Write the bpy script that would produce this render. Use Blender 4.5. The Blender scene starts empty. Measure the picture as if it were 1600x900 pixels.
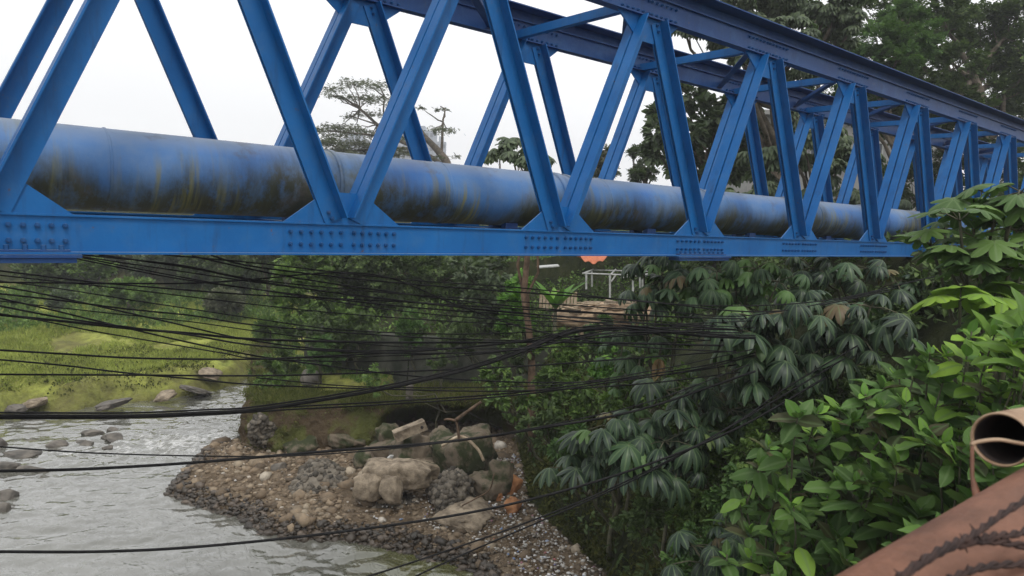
import bpy, bmesh, math
import numpy as np
from mathutils import Matrix, Vector
S = bpy.context.scene
COL = S.collection
rng = np.random.default_rng(7)
R = math.radians

# ---------------------------------------------------------------- camera, sky, sun, exposure
CP = np.array([-2.79592, -5.59087, 0.35006])
FW = np.array([0.6388431, 0.7636194, -0.09362105])
RT = np.array([0.7688818, -0.6379058, 0.04355417])
UP = np.array([0.0264626, 0.0998078, 0.99465478])
FPX = 1121.46                                   # focal length in pixels of a 1600 px wide frame
cd = bpy.data.cameras.new('camera'); cam = bpy.data.objects.new('camera', cd); COL.objects.link(cam)
M = Matrix(((RT[0], UP[0], -FW[0], CP[0]), (RT[1], UP[1], -FW[1], CP[1]), (RT[2], UP[2], -FW[2], CP[2]), (0, 0, 0, 1)))
cam.matrix_world = M
cd.sensor_width = 36; cd.lens = 36 * FPX / 1600; cd.clip_start = 0.05; cd.clip_end = 3000
S.camera = cam
cd.dof.use_dof = True; cd.dof.focus_distance = 12; cd.dof.aperture_fstop = 4.5
w = bpy.data.worlds.new('World'); S.world = w; w.use_nodes = True
nt = w.node_tree; bg = nt.nodes['Background']
SUN_EL, SUN_AZ = 58, 200                         # azimuth: clockwise from +Y, where the sun stands
sk = nt.nodes.new('ShaderNodeTexSky'); sk.sky_type = 'NISHITA'; sk.sun_disc = False
sk.sun_elevation = R(SUN_EL); sk.sun_rotation = R(SUN_AZ); sk.air_density = 1.0; sk.dust_density = 6.0
# overcast: the clear sky is almost wholly covered by an even white cloud layer
mx = nt.nodes.new('ShaderNodeMix'); mx.data_type = 'RGBA'; mx.inputs[0].default_value = 0.93
nt.links.new(sk.outputs[0], mx.inputs[6]); mx.inputs[7].default_value = (11.8, 11.85, 11.9, 1)
nt.links.new(mx.outputs[2], bg.inputs[0]); bg.inputs[1].default_value = 0.10
sl = bpy.data.lights.new('sun', 'SUN'); sl.energy = 1.3; sl.angle = R(18); sl.color = (1, 0.96, 0.9)
so = bpy.data.objects.new('sun', sl); COL.objects.link(so)
sd = Vector((math.sin(R(SUN_AZ)) * math.cos(R(SUN_EL)), math.cos(R(SUN_AZ)) * math.cos(R(SUN_EL)), math.sin(R(SUN_EL))))
so.rotation_euler = sd.to_track_quat('Z', 'Y').to_euler()
S.view_settings.view_transform = 'Standard'; S.view_settings.look = 'None'
S.view_settings.exposure = 0.14; S.view_settings.gamma = 1.0
S.render.engine = 'CYCLES'
S.cycles.max_bounces = 6; S.cycles.transparent_max_bounces = 6; S.cycles.volume_bounces = 0

def ray(px, py): return FW + RT * ((px - 800) / FPX) + UP * ((450 - py) / FPX)
def at(px, py, D): return CP + ray(px, py) * D
def onz(px, py, z):
    d = ray(px, py); return CP + d * ((z - CP[2]) / d[2])

# ---------------------------------------------------------------- helpers
def vn(p, seed=0):
    """smooth value noise in -1..1 for an (n,3) array"""
    p = np.asarray(p, float); i = np.floor(p).astype(np.int64); f = p - i; f = f * f * (3 - 2 * f)
    def h(a):
        x = (a[:, 0] * 374761393 + a[:, 1] * 668265263 + a[:, 2] * 2147483647 + seed * 974711) & 0xffffffff
        x = ((x ^ (x >> 13)) * 1274126177) & 0xffffffff
        return ((x ^ (x >> 16)) & 0xffff) / 32767.5 - 1
    r = 0
    for dx in (0, 1):
        for dy in (0, 1):
            for dz in (0, 1):
                wt = (f[:, 0] if dx else 1 - f[:, 0]) * (f[:, 1] if dy else 1 - f[:, 1]) * (f[:, 2] if dz else 1 - f[:, 2])
                r = r + wt * h(i + np.array([dx, dy, dz]))
    return r
def fbm(p, seed=0, o=4):
    r = 0; a = 1; p = np.asarray(p, float)
    for k in range(o): r = r + a * vn(p * 2 ** k, seed + k); a *= .5
    return r / 1.6

def tag(o, label=None, cat=None, group=None, kind=None):
    if label: o['label'] = label
    if cat: o['category'] = cat
    if group: o['group'] = group
    if kind: o['kind'] = kind
    return o
def empty(name, loc=(0, 0, 0), label=None, cat=None, group=None):
    o = bpy.data.objects.new(name, None); COL.objects.link(o); o.location = loc
    o.empty_display_size = .2
    return tag(o, label, cat, group)
def mesh_np(name, V, F, mat=None, parent=None, smooth=False, attr=None):
    """V (n,3) world coordinates, F list of (m,k) index arrays; the mesh is stored relative to its parent"""
    V = np.asarray(V, float)
    if parent is not None:
        l = parent
        while l is not None: V = V - np.array(l.location); l = l.parent
    me = bpy.data.meshes.new(name)
    if not isinstance(F, list): F = [F]
    F = [np.asarray(f) for f in F if len(f)]
    me.vertices.add(len(V)); me.vertices.foreach_set('co', V.astype(np.float32).ravel())
    nl = sum(f.size for f in F); me.loops.add(nl)
    me.loops.foreach_set('vertex_index', np.concatenate([f.ravel() for f in F]).astype(np.int32))
    tot = np.concatenate([np.full(len(f), f.shape[1]) for f in F])
    st = np.concatenate([[0], np.cumsum(tot)[:-1]])
    me.polygons.add(len(tot)); me.polygons.foreach_set('loop_start', st.astype(np.int32))
    me.polygons.foreach_set('use_smooth', np.full(len(tot), smooth))
    me.update(calc_edges=True); me.validate()
    if attr is not None:
        a = me.attributes.new('zone', 'FLOAT_COLOR', 'POINT'); a.data.foreach_set('color', attr.astype(np.float32).ravel())
    if mat: me.materials.append(mat)
    o = bpy.data.objects.new(name, me); COL.objects.link(o)
    if parent is not None: o.parent = parent
    return o
class MB:
    def __init__(s): s.V = []; s.Q = []; s.T = []; s.n = 0; s.P = []
    def add(s, V, Q=None, T=None):
        V = np.asarray(V, float); s.V.append(V)
        if Q is not None and len(Q): s.Q.append(np.asarray(Q) + s.n)
        if T is not None and len(T): s.T.append(np.asarray(T) + s.n)
        s.n += len(V)
    def box(s, c, d, X=(1, 0, 0), Y=(0, 1, 0), Z=(0, 0, 1)):
        c = np.array(c, float); X, Y, Z = (np.array(a, float) for a in (X, Y, Z))
        v = [c + X * a * d[0] / 2 + Y * b * d[1] / 2 + Z * e * d[2] / 2 for e in (-1, 1) for b in (-1, 1) for a in (-1, 1)]
        s.add(v, [(0, 2, 3, 1), (4, 5, 7, 6), (0, 1, 5, 4), (2, 6, 7, 3), (0, 4, 6, 2), (1, 3, 7, 5)])
    def prism(s, poly, y0, y1):
        """polygon in XZ extruded along Y"""
        n = len(poly); v = [(a, y0, b) for a, b in poly] + [(a, y1, b) for a, b in poly]
        s.add(v, [(i, (i + 1) % n, (i + 1) % n + n, i + n) for i in range(n)])
        k = s.n - 2 * n
        for base, rev in ((k, 0), (k + n, 1)):
            idx = list(range(n))
            s.T.append(np.array([(base, base + i, base + i + 1) if not rev else (base, base + i + 1, base + i) for i in range(1, n - 1)]))
    def tube(s, P, r, n=6, cap=True):
        P = np.asarray(P, float); m = len(P); r = np.broadcast_to(np.asarray(r, float), (m,))
        t = np.gradient(P, axis=0); t /= np.linalg.norm(t, axis=1)[:, None] + 1e-9
        a = np.array([0, 0, 1.]) if abs(t[0][2]) < .8 else np.array([0, 1., 0])
        u = np.cross(t, a); 
        bad = np.linalg.norm(u, axis=1) < .05; u[bad] = np.cross(t[bad], np.array([1., 0.1, 0]))
        u /= np.linalg.norm(u, axis=1)[:, None]; v = np.cross(t, u)
        an = np.arange(n) * 2 * math.pi / n
        ring = P[:, None, :] + r[:, None, None] * (u[:, None, :] * np.cos(an)[None, :, None] + v[:, None, :] * np.sin(an)[None, :, None])
        i, j = np.meshgrid(np.arange(m - 1), np.arange(n), indexing='ij')
        Q = np.stack([i * n + j, i * n + (j + 1) % n, (i + 1) * n + (j + 1) % n, (i + 1) * n + j], -1).reshape(-1, 4)
        T = []
        if cap: T = [(0, k + 1, k) for k in range(1, n - 1)] + [((m - 1) * n, (m - 1) * n + k, (m - 1) * n + k + 1) for k in range(1, n - 1)]
        s.add(ring.reshape(-1, 3), Q, T)
    def build(s, name, mat, parent=None, smooth=False):
        return mesh_np(name, np.concatenate(s.V), s.Q and [np.concatenate(s.Q)] + ([np.concatenate(s.T)] if s.T else []) or [np.concatenate(s.T)], mat, parent, smooth)
def spline(P, n=8):
    P = np.asarray(P, float); Q = np.vstack([2 * P[0] - P[1], P, 2 * P[-1] - P[-2]]); out = []
    for i in range(1, len(Q) - 2):
        for t in np.arange(n) / n:
            out.append(.5 * ((2 * Q[i]) + (-Q[i - 1] + Q[i + 1]) * t + (2 * Q[i - 1] - 5 * Q[i] + 4 * Q[i + 1] - Q[i + 2]) * t ** 2 + (-Q[i - 1] + 3 * Q[i] - 3 * Q[i + 1] + Q[i + 2]) * t ** 3))
    out.append(P[-1]); return np.array(out)
def copy_of(o, parent=None):
    c = o.copy(); COL.objects.link(c)
    if parent is not None: c.parent = parent
    return c

# ---------------------------------------------------------------- materials
def nmat(name):
    m = bpy.data.materials.new(name); m.use_nodes = True; n = m.node_tree
    return m, n, n.nodes['Principled BSDF'], n.nodes['Material Output']
def N(n, t, **k):
    x = n.nodes.new(t)
    for a, b in k.items(): setattr(x, a, b)
    return x
def noise(n, scale, detail=4, rough=.55, vec=None, dist=0):
    x = N(n, 'ShaderNodeTexNoise'); x.inputs['Scale'].default_value = scale; x.inputs['Detail'].default_value = detail
    x.inputs['Roughness'].default_value = rough; x.inputs['Distortion'].default_value = dist
    if vec is not None: n.links.new(vec, x.inputs['Vector'])
    return x
def ramp(n, src, stops):
    x = N(n, 'ShaderNodeValToRGB'); e = x.color_ramp.elements
    while len(e) < len(stops): e.new(.5)
    for k, (p, c) in enumerate(stops):
        e[k].position = p; e[k].color = (c, c, c, 1) if np.isscalar(c) else (*c, 1)
    n.links.new(src, x.inputs[0]); return x
def mix(n, fac, a, b):
    x = N(n, 'ShaderNodeMix', data_type='RGBA')
    for s, v in ((x.inputs[0], fac), (x.inputs[6], a), (x.inputs[7], b)):
        if hasattr(v, 'is_output'): n.links.new(v, s)
        elif np.isscalar(v): s.default_value = v
        else: s.default_value = (*v, 1)
    return x.outputs[2]
def bump(n, b, h, strength=.5, dist=.02):
    x = N(n, 'ShaderNodeBump'); x.inputs['Strength'].default_value = strength; x.inputs['Distance'].default_value = dist
    n.links.new(h, x.inputs['Height']); n.links.new(x.outputs[0], b.inputs['Normal'])
def coord(n, scale=None, kind='Object'):
    g = N(n, 'ShaderNodeTexCoord'); o = g.outputs[kind]
    if kind == 'world': pass
    if scale is None: return o
    m = N(n, 'ShaderNodeMapping'); m.inputs['Scale'].default_value = scale; n.links.new(o, m.inputs[0]); return m.outputs[0]
def wpos(n, scale=None):
    g = N(n, 'ShaderNodeNewGeometry'); o = g.outputs['Position']
    if scale is None: return o
    m = N(n, 'ShaderNodeMapping'); m.inputs['Scale'].default_value = scale; n.links.new(o, m.inputs[0]); return m.outputs[0]
def simple(name, a, b, scale=3, rough=.8, bs=.4, bd=.02, detail=6, bscale=None, metal=0, lo=.35, hi=.65, spec=.5):
    m, n, p, o = nmat(name); w = wpos(n); x = noise(n, scale, detail, .6, w)
    c = ramp(n, x.outputs[0], [(lo, a), (hi, b)]); n.links.new(c.outputs[0], p.inputs['Base Color'])
    p.inputs['Roughness'].default_value = rough; p.inputs['Metallic'].default_value = metal
    p.inputs['Specular IOR Level'].default_value = spec
    y = noise(n, bscale or scale * 4, 6, .6, w); bump(n, p, y.outputs[0], bs, bd)
    return m
def leafmat(name, stops, rough=.5, trans=.25, spec=.4, sat=1):
    m, n, p, o = nmat(name)
    g = N(n, 'ShaderNodeNewGeometry'); c = ramp(n, g.outputs['Random Per Island'], stops)
    big = noise(n, .9, 3, .5, g.outputs['Position']); f = ramp(n, big.outputs[0], [(.3, .72), (.7, 1.2)])
    mm = N(n, 'ShaderNodeMix', data_type='RGBA', blend_type='MULTIPLY'); mm.inputs[0].default_value = 1
    n.links.new(c.outputs[0], mm.inputs[6]); n.links.new(f.outputs[0], mm.inputs[7])
    va = N(n, 'ShaderNodeAttribute', attribute_name='zone'); vf = ramp(n, va.outputs['Fac'], [(.74, 0.), (.93, .55)])
    vc = mix(n, vf.outputs[0], mm.outputs[2], (.16, .24, .10)); sp_ = noise(n, 22, 5, .7, g.outputs['Position'])
    vc = mix(n, ramp(n, sp_.outputs[0], [(.62, 0.), (.72, .45)]).outputs[0], vc, (.07, .06, .03))
    n.links.new(vc, p.inputs['Base Color']); rn = noise(n, 6, 3, .5, g.outputs['Position']); n.links.new(ramp(n, rn.outputs[0], [(.3, rough - .08), (.7, min(1, rough + .25))]).outputs[0], p.inputs['Roughness'])
    p.inputs['Specular IOR Level'].default_value = spec
    t = N(n, 'ShaderNodeBsdfTranslucent'); tc = mix(n, .5, mm.outputs[2], (.10, .2, .02)); n.links.new(tc, t.inputs[0])
    ms = N(n, 'ShaderNodeMixShader'); ms.inputs[0].default_value = trans
    n.links.new(p.outputs[0], ms.inputs[1]); n.links.new(t.outputs[0], ms.inputs[2]); n.links.new(ms.outputs[0], o.inputs[0])
    return m

# blue paint with slight fading, rust spots and dust
def paint(name, a, b, dirt=.0):
    m, n, p, o = nmat(name); w = wpos(n)
    x = noise(n, 1.7, 5, .6, w); c = ramp(n, x.outputs[0], [(.3, a), (.7, b)]).outputs[0]
    st = noise(n, 1, 5, .7, wpos(n, (9, 9, 1.3))); fd = noise(n, 4.5, 6, .7, w); c = mix(n, ramp(n, fd.outputs[0], [(.5, 0.), (.72, .30)]).outputs[0], c, (.07, .17, .33)); c2 = mix(n, ramp(n, st.outputs[0], [(.54, 0.), (.74, .5)]).outputs[0], c, (.02, .045, .10))
    ru = noise(n, 9, 7, .75, w); rf = ramp(n, ru.outputs[0], [(.635, 0.), (.70, .75)]).outputs[0]
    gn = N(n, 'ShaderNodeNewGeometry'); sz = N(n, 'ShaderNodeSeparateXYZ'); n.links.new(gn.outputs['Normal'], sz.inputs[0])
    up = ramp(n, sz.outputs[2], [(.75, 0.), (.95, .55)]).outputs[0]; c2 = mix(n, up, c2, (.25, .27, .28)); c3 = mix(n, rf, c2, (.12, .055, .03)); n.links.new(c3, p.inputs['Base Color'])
    p.inputs['Roughness'].default_value = .5; p.inputs['Specular IOR Level'].default_value = .28
    y = noise(n, 30, 4, .6, w); bump(n, p, y.outputs[0], .12, .01)
    return m
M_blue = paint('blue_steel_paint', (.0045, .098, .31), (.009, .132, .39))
M_bluedk = paint('darker_blue_paint', (.011, .045, .165), (.018, .07, .22))  # darker blue for top chords, braces, floor beams, splice plates and saddles
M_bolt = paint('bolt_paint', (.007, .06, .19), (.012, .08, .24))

def pipe_mat():
    m, n, p, o = nmat('weathered_blue_pipe_paint')
    w = wpos(n); sx = N(n, 'ShaderNodeSeparateXYZ'); n.links.new(w, sx.inputs[0])
    base = ramp(n, noise(n, 1.2, 6, .6, w).outputs[0], [(.3, (.03, .14, .42)), (.5, (.07, .19, .43)), (.72, (.18, .26, .38))]).outputs[0]
    # dust on top
    dust = N(n, 'ShaderNodeMapRange'); n.links.new(sx.outputs[2], dust.inputs[0])
    dust.inputs[1].default_value = .78; dust.inputs[2].default_value = .95; dust.inputs[3].default_value = 0; dust.inputs[4].default_value = .6
    base = mix(n, dust.outputs[0], base, (.30, .32, .33))
    # run-down grime: vertical streaks that start at differing heights
    st = noise(n, 1, 8, .72, wpos(n, (5.5, .6, 1.1))); big = noise(n, .75, 3, .5, wpos(n, (1, .3, .3)))
    a = N(n, 'ShaderNodeMath', operation='MULTIPLY_ADD'); n.links.new(st.outputs[0], a.inputs[0]); a.inputs[1].default_value = .45
    n.links.new(sx.outputs[2], a.inputs[2])
    b = N(n, 'ShaderNodeMath', operation='MULTIPLY_ADD'); n.links.new(big.outputs[0], b.inputs[0]); b.inputs[1].default_value = 1.6
    n.links.new(a.outputs[0], b.inputs[2])
    r1 = N(n, 'ShaderNodeMapRange'); n.links.new(b.outputs[0], r1.inputs[0]); r1.interpolation_type = 'SMOOTHSTEP'
    r1.inputs[1].default_value = 1.44; r1.inputs[2].default_value = 1.80; r1.inputs[3].default_value = 1; r1.inputs[4].default_value = 0
    gcol = ramp(n, noise(n, 1, 5, .6, wpos(n, (5, .5, .9))).outputs[0], [(.3, (.026, .030, .026)), (.6, (.052, .058, .036)), (.8, (.085, .09, .045))]).outputs[0]
    pk = noise(n, 5, 7, .75, wpos(n, (1, .5, .6))); pf = ramp(n, pk.outputs[0], [(.38, .55), (.52, 1.)]).outputs[0]; gm_ = N(n, 'ShaderNodeMath', operation='MULTIPLY'); n.links.new(r1.outputs[0], gm_.inputs[0]); n.links.new(pf, gm_.inputs[1])
    c = mix(n, gm_.outputs[0], base, gcol)
    # yellow-green algae streaks around the edge of the grime
    al = noise(n, 1, 5, .6, wpos(n, (14, .6, 1.2))); e = N(n, 'ShaderNodeMapRange'); n.links.new(b.outputs[0], e.inputs[0])
    e.inputs[1].default_value = 1.95; e.inputs[2].default_value = 1.7; e.inputs[3].default_value = 0; e.inputs[4].default_value = 1
    e2 = N(n, 'ShaderNodeMapRange'); n.links.new(b.outputs[0], e2.inputs[0])
    e2.inputs[1].default_value = 1.1; e2.inputs[2].default_value = 1.4; e2.inputs[3].default_value = 0; e2.inputs[4].default_value = 1
    alr = ramp(n, al.outputs[0], [(.51, 0.), (.64, .8)]).outputs[0]
    q = N(n, 'ShaderNodeMath', operation='MULTIPLY'); n.links.new(e.outputs[0], q.inputs[0]); n.links.new(e2.outputs[0], q.inputs[1])
    q2 = N(n, 'ShaderNodeMath', operation='MULTIPLY'); n.links.new(q.outputs[0], q2.inputs[0]); n.links.new(alr, q2.inputs[1])
    sc2 = noise(n, 2.6, 8, .72, w); c = mix(n, ramp(n, sc2.outputs[0], [(.56, 0.), (.66, .5)]).outputs[0], c, (.10, .085, .075))
    pm = noise(n, .9, 4, .6, wpos(n, (1, .4, .4))); pr_ = ramp(n, pm.outputs[0], [(.45, 0.), (.60, 1.)]).outputs[0]
    q3 = N(n, 'ShaderNodeMath', operation='MULTIPLY'); n.links.new(q2.outputs[0], q3.inputs[0]); n.links.new(pr_, q3.inputs[1])
    c = mix(n, q3.outputs[0], c, (.20, .19, .06))
    n.links.new(c, p.inputs['Base Color']); p.inputs['Roughness'].default_value = .55
    bump(n, p, noise(n, 14, 6, .7, w).outputs[0], .25, .01)
    return m
M_pipe = pipe_mat()
M_rust = simple('rusty_brown_paint', (.085, .036, .020), (.23, .102, .060), 5, .6, .5, .01, 8, 40)
M_rim = simple('bare_tan_metal', (.24, .15, .09), (.42, .30, .20), 12, .7, .4, .006)
M_dark = simple('dark_wire', (.012, .010, .012), (.035, .025, .022), 20, .6, .2, .002)
M_wire = simple('rusty_barbed_wire', (.018, .009, .008), (.05, .024, .018), 30, .8, .3, .002)
M_cable = simple('black_cable_sheath', (.006, .006, .007), (.013, .013, .014), 12, .6, .1, .002, spec=.15)
M_bark = simple('grey_brown_bark', (.05, .04, .028), (.14, .115, .085), 5, .9, .8, .03)
M_barkb = simple('brown_dead_bark', (.06, .038, .022), (.17, .11, .07), 5, .9, .8, .03)
M_twig = simple('green_brown_twig', (.05, .055, .03), (.12, .11, .07), 8, .8, .3, .01)
M_rock = simple('wet_river_stone', (.05, .046, .04), (.17, .15, .125), 3, .7, .6, .03)
M_mossrock = simple('moss_grown_boulder', (.028, .036, .010), (.15, .12, .085), 2.2, .9, .8, .04, lo=.44, hi=.56)
M_conc = simple('broken_concrete', (.11, .085, .058), (.36, .295, .215), 4, .9, .9, .03)
M_orange = simple('orange_brown_stone', (.22, .09, .035), (.40, .19, .08), 4, .8, .5, .02)
M_white = simple('white_litter', (.45, .45, .43), (.75, .75, .73), 9, .6, .3, .01)
M_wall = simple('grey_retaining_wall', (.022, .030, .016), (.075, .075, .06), 1.6, .9, .7, .05)
M_galv = simple('galvanised_frame', (.30, .31, .30), (.55, .56, .55), 6, .5, .2, .01)
M_tarp = simple('orange_tarpaulin', (.42, .09, .02), (.60, .16, .05), 3, .6, .5, .05)
M_plank = simple('pale_bamboo', (.26, .19, .12), (.55, .45, .33), 7, .8, .5, .02)
M_greyb = simple('grey_rendered_wall', (.22, .22, .22), (.36, .36, .35), .8, .9, .3, .02)
def towermat():
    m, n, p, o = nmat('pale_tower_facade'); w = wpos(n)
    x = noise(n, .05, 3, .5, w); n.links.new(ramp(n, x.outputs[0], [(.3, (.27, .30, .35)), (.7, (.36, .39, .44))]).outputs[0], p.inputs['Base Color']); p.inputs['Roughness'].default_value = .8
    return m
M_tower = towermat()  # pale blue-grey facade colour stands in for part of the distance haze
M_glass = simple('tower_window_glass', (.05, .06, .08), (.12, .14, .17), .3, .3, .05, .01)

L_umb = leafmat('umbrella_leaf', [(0, (.013, .032, .019)), (.55, (.025, .052, .028)), (.85, (.045, .095, .038)), (.95, (.10, .19, .05)), (.96, (.16, .13, .05)), (1, (.15, .10, .05))], .42, .14, .5)
L_umbl = leafmat('pale_umbrella_leaf', [(0, (.035, .07, .035)), (.6, (.065, .125, .055)), (1, (.14, .27, .06))], .5, .25, .35)
L_fresh = leafmat('fresh_tree_leaf', [(0, (.04, .09, .028)), (.6, (.075, .15, .04)), (1, (.12, .22, .055))], .6, .3, .3)
L_lobe = leafmat('lobed_leaf', [(0, (.05, .10, .03)), (.5, (.085, .16, .045)), (1, (.16, .28, .06))], .5, .25, .35)
L_far = leafmat('grey_green_leaf', [(0, (.05, .07, .042)), (.6, (.09, .125, .07)), (1, (.14, .18, .09))], .5, .3, .45)
L_dark = leafmat('dark_small_leaf', [(0, (.042, .066, .026)), (.6, (.078, .122, .040)), (1, (.13, .19, .055))], .6, .2, .25)
L_mid = leafmat('mid_green_leaf', [(0, (.062, .11, .028)), (.6, (.11, .19, .042)), (1, (.19, .30, .06))], .55, .28, .3)
L_bri = leafmat('bright_green_leaf', [(0, (.06, .15, .02)), (.6, (.10, .25, .03)), (1, (.20, .38, .05))], .5, .3, .35)
L_shrub = leafmat('broad_shrub_leaf', [(0, (.03, .06, .024)), (.12, (.10, .085, .04)), (.16, (.058, .115, .032)), (.55, (.095, .185, .045)), (.85, (.16, .29, .055)), (1, (.27, .44, .06))], .55, .3, .28)
L_shrubb = leafmat('light_shrub_leaf', [(0, (.10, .19, .035)), (.5, (.19, .34, .05)), (1, (.36, .56, .07))], .55, .34, .28)
L_young = leafmat('young_leaf', [(0, (.07, .16, .035)), (.5, (.12, .26, .045)), (1, (.24, .44, .06))], .55, .34, .28)
L_alb = leafmat('feathery_olive_leaf', [(0, (.09, .10, .065)), (1, (.17, .18, .11))], .7, .25, .2)
L_grass = leafmat('grass_blade', [(0, (.20, .24, .055)), (.6, (.35, .41, .085)), (1, (.46, .49, .13))], .7, .25, .2)
L_verge = leafmat('verge_blade', [(0, (.07, .085, .025)), (.6, (.12, .14, .035)), (1, (.20, .20, .06))], .8, .2, .1)
L_moss = leafmat('moss_tuft', [(0, (.045, .055, .015)), (.6, (.08, .092, .025)), (1, (.13, .13, .04))], .9, .1, .1)
L_dead = leafmat('dry_brown_leaf', [(0, (.10, .06, .03)), (1, (.26, .18, .10))], .8, .2, .2)

# ---------------------------------------------------------------- terrain
WZ = -6.5
SR = np.array([(0.5, -60), (0.8, -7), (1.8, -3), (3.5, 0), (4.5, 3), (5.3, 4.9), (4.8, 6.3), (3.9, 7.5), (3.0, 8.3), (2.6, 8.8), (2.6, 9.8), (2.2, 10.6), (1.6, 12.1), (2.1, 13.1), (2.6, 13.6), (2.8, 14.2), (3.5, 14.8), (4.3, 15.0), (5.3, 17.1), (6.2, 19.3), (7.1, 21.6), (9, 22.6), (13, 23.6), (20, 26), (40, 36)])
SL = np.array([(-60, 22.5), (-8, 21.6), (-0.9, 20.8), (-0.2, 21.5), (1, 21.0), (2.2, 21.6), (3.4, 21.0), (5.3, 21.5), (6.5, 22.3), (7.6, 23.4), (12, 25.2), (20, 28.5), (40, 39)])
W1 = onz(850, 600, -4.55)[:2]; W2 = onz(640, 590, -4.6)[:2]; W3 = onz(480, 574, -4.65)[:2]
TR = np.array([(1.2, -60), (1.6, -7), (2.6, -3.5), (4.2, -1), (5.6, 1.0), (6.6, 2.4), (7.1, 4), (7.7, 6), (9.3, 8.2), (10.0, 9.4), tuple(W1), tuple(W2), tuple(W3), (9.2, 21.4), (12, 22.0), (16, 23), (21, 25), (40, 34)])
TB = np.array([-6.2] * 9 + [-5.0] + [-4.6] * 3 + [-5] * 5)
TP = np.array([(4.9, 14.6), (5.3, 13.1), (6.5, 12.6), (8.6, 13.0), (10.2, 12.0), (11.0, 11.0), tuple(W1 + [1, 1]), tuple(W2 + [1, 1]), tuple(W3 + [1, 1]), (8.6, 21.8), (7.6, 21.8), (6.0, 17.5)])
CL = np.array([(-200, 66), (-30, 50), (0.6, 46.5), (7, 43), (13, 39), (22, 38), (60, 48)])
def inpoly(x, y, P):
    r = np.zeros(x.shape, bool); n = len(P)
    for i in range(n):
        a, b = P[i], P[(i + 1) % n]
        c = ((a[1] > y) != (b[1] > y)) & (x < (b[0] - a[0]) * (y - a[1]) / ((b[1] - a[1]) if b[1] != a[1] else 1e-9) + a[0])
        r ^= c
    return r
def pdist(x, y, P, closed=False, vals=None):
    best = np.full(x.shape, 1e9); bv = np.zeros(x.shape); n = len(P)
    for i in range(n if closed else n - 1):
        a, b = P[i], P[(i + 1) % n]; d = b - a; t = np.clip(((x - a[0]) * d[0] + (y - a[1]) * d[1]) / (d @ d), 0, 1)
        q = np.hypot(x - a[0] - t * d[0], y - a[1] - t * d[1]); m = q < best
        best = np.where(m, q, best)
        if vals is not None: bv = np.where(m, vals[i] * (1 - t) + vals[(i + 1) % n] * t, bv)
    return (best, bv) if vals is not None else best
ss = lambda v, a, b: (lambda t: t * t * (3 - 2 * t))(np.clip((v - a) / (b - a), 0, 1))
POLR = np.vstack([SR, [(900, 300), (900, -60)]]); POLL = np.vstack([SL, [(900, 300), (900, 1200), (-900, 1200), (-900, 22.5)]])
POLT = np.vstack([TR, [(900, 250), (900, -60)]]); POLC = np.vstack([CL, [(900, 400), (900, 1300), (-900, 1300), (-900, 60)]])
def height(x, y, zones=False):
    x = np.asarray(x, float); y = np.asarray(y, float)
    p = np.stack([x, y, x * 0], -1).reshape(-1, 3)
    n1 = fbm(p * .6, 3).reshape(x.shape); n2 = fbm(p * 2.3, 9).reshape(x.shape)
    wx = x + .35 * n1; wy = y + .35 * fbm(p * .6 + 50, 4).reshape(x.shape)
    dR = pdist(x, y, SR); dL = pdist(wx, wy, SL); iR = inpoly(x, y, POLR); iL = inpoly(wx, wy, POLL)
    dT, tb = pdist(wx, wy, TR, vals=TB); iT = inpoly(wx, wy, POLT); iC = inpoly(wx, wy, POLC); dC = pdist(wx, wy, CL)
    iP = inpoly(x, y, TP); dP = pdist(x, y, TP, True)
    h = np.full(x.shape, WZ - .5) - .3 * np.clip(np.minimum(dR, dL), 0, 3)
    bar = WZ - .02 + .28 * ss(dR, 0, .35) + .10 * np.clip(dR, 0, 4) + .05 * n2
    h = np.where(iR, bar, h)
    ter = -4.75 + .35 * ss(x, 5, 10) + .1 * n1
    h = np.where(iP, np.where(dP < .35, bar + (ter - bar) * ss(dP, 0, .35), ter), h)
    up = tb + np.where(tb > -4.95, 1.0, 2.3) * np.where(tb > -4.95, ss(dT, .7, 1.3), ss(dT, 0, 1.2)) + np.clip((dT - 1.2) * .28, 0, 2.6) + .2 * n1
    near = ss(y, 10, 2)                               # the bank towards the camera side climbs to the bridge end
    up = up + near * np.clip((dT - 1) * .55, 0, 3.4)
    up = np.minimum(up, 0.0 + .15 * n1)
    h = np.where(iT & iR, np.maximum(up, h), h)
    lb = WZ + .05 + .75 * ss(dL, 0, .9 + .5 * n1) + .045 * np.clip(dL, 0, 60) + .14 * n2 + .25 * n1 * ss(dL, 0, 4)
    h = np.where(iL, lb, h)
    h = np.where(iC & iL, lb + (0.25 + .6 * n1 - lb) * ss(dC, 0, 4), h)
    if not zones: return h
    soil = np.where(iL, 0, np.where(iP | (iT & iR), 0, 1)).astype(float)   # r: gravel bar
    z = np.zeros(x.shape + (4,)); z[..., 0] = soil; z[..., 3] = 1
    z[..., 1] = np.where(iL, .5 + .5 * ss(dL + .8 * n2 + .5 * n1, .3, 1.1), np.where(iP, .8, 0)) * np.where(iC, 1 - ss(dC, 0, 1), 1)   # g: grass
    z[..., 2] = np.where((iT & iR) | iC, 1, 0)                                       # b: dark vegetated slope
    return h, z
def H1(x, y): return float(height(np.array([x]), np.array([y]))[0])

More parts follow.
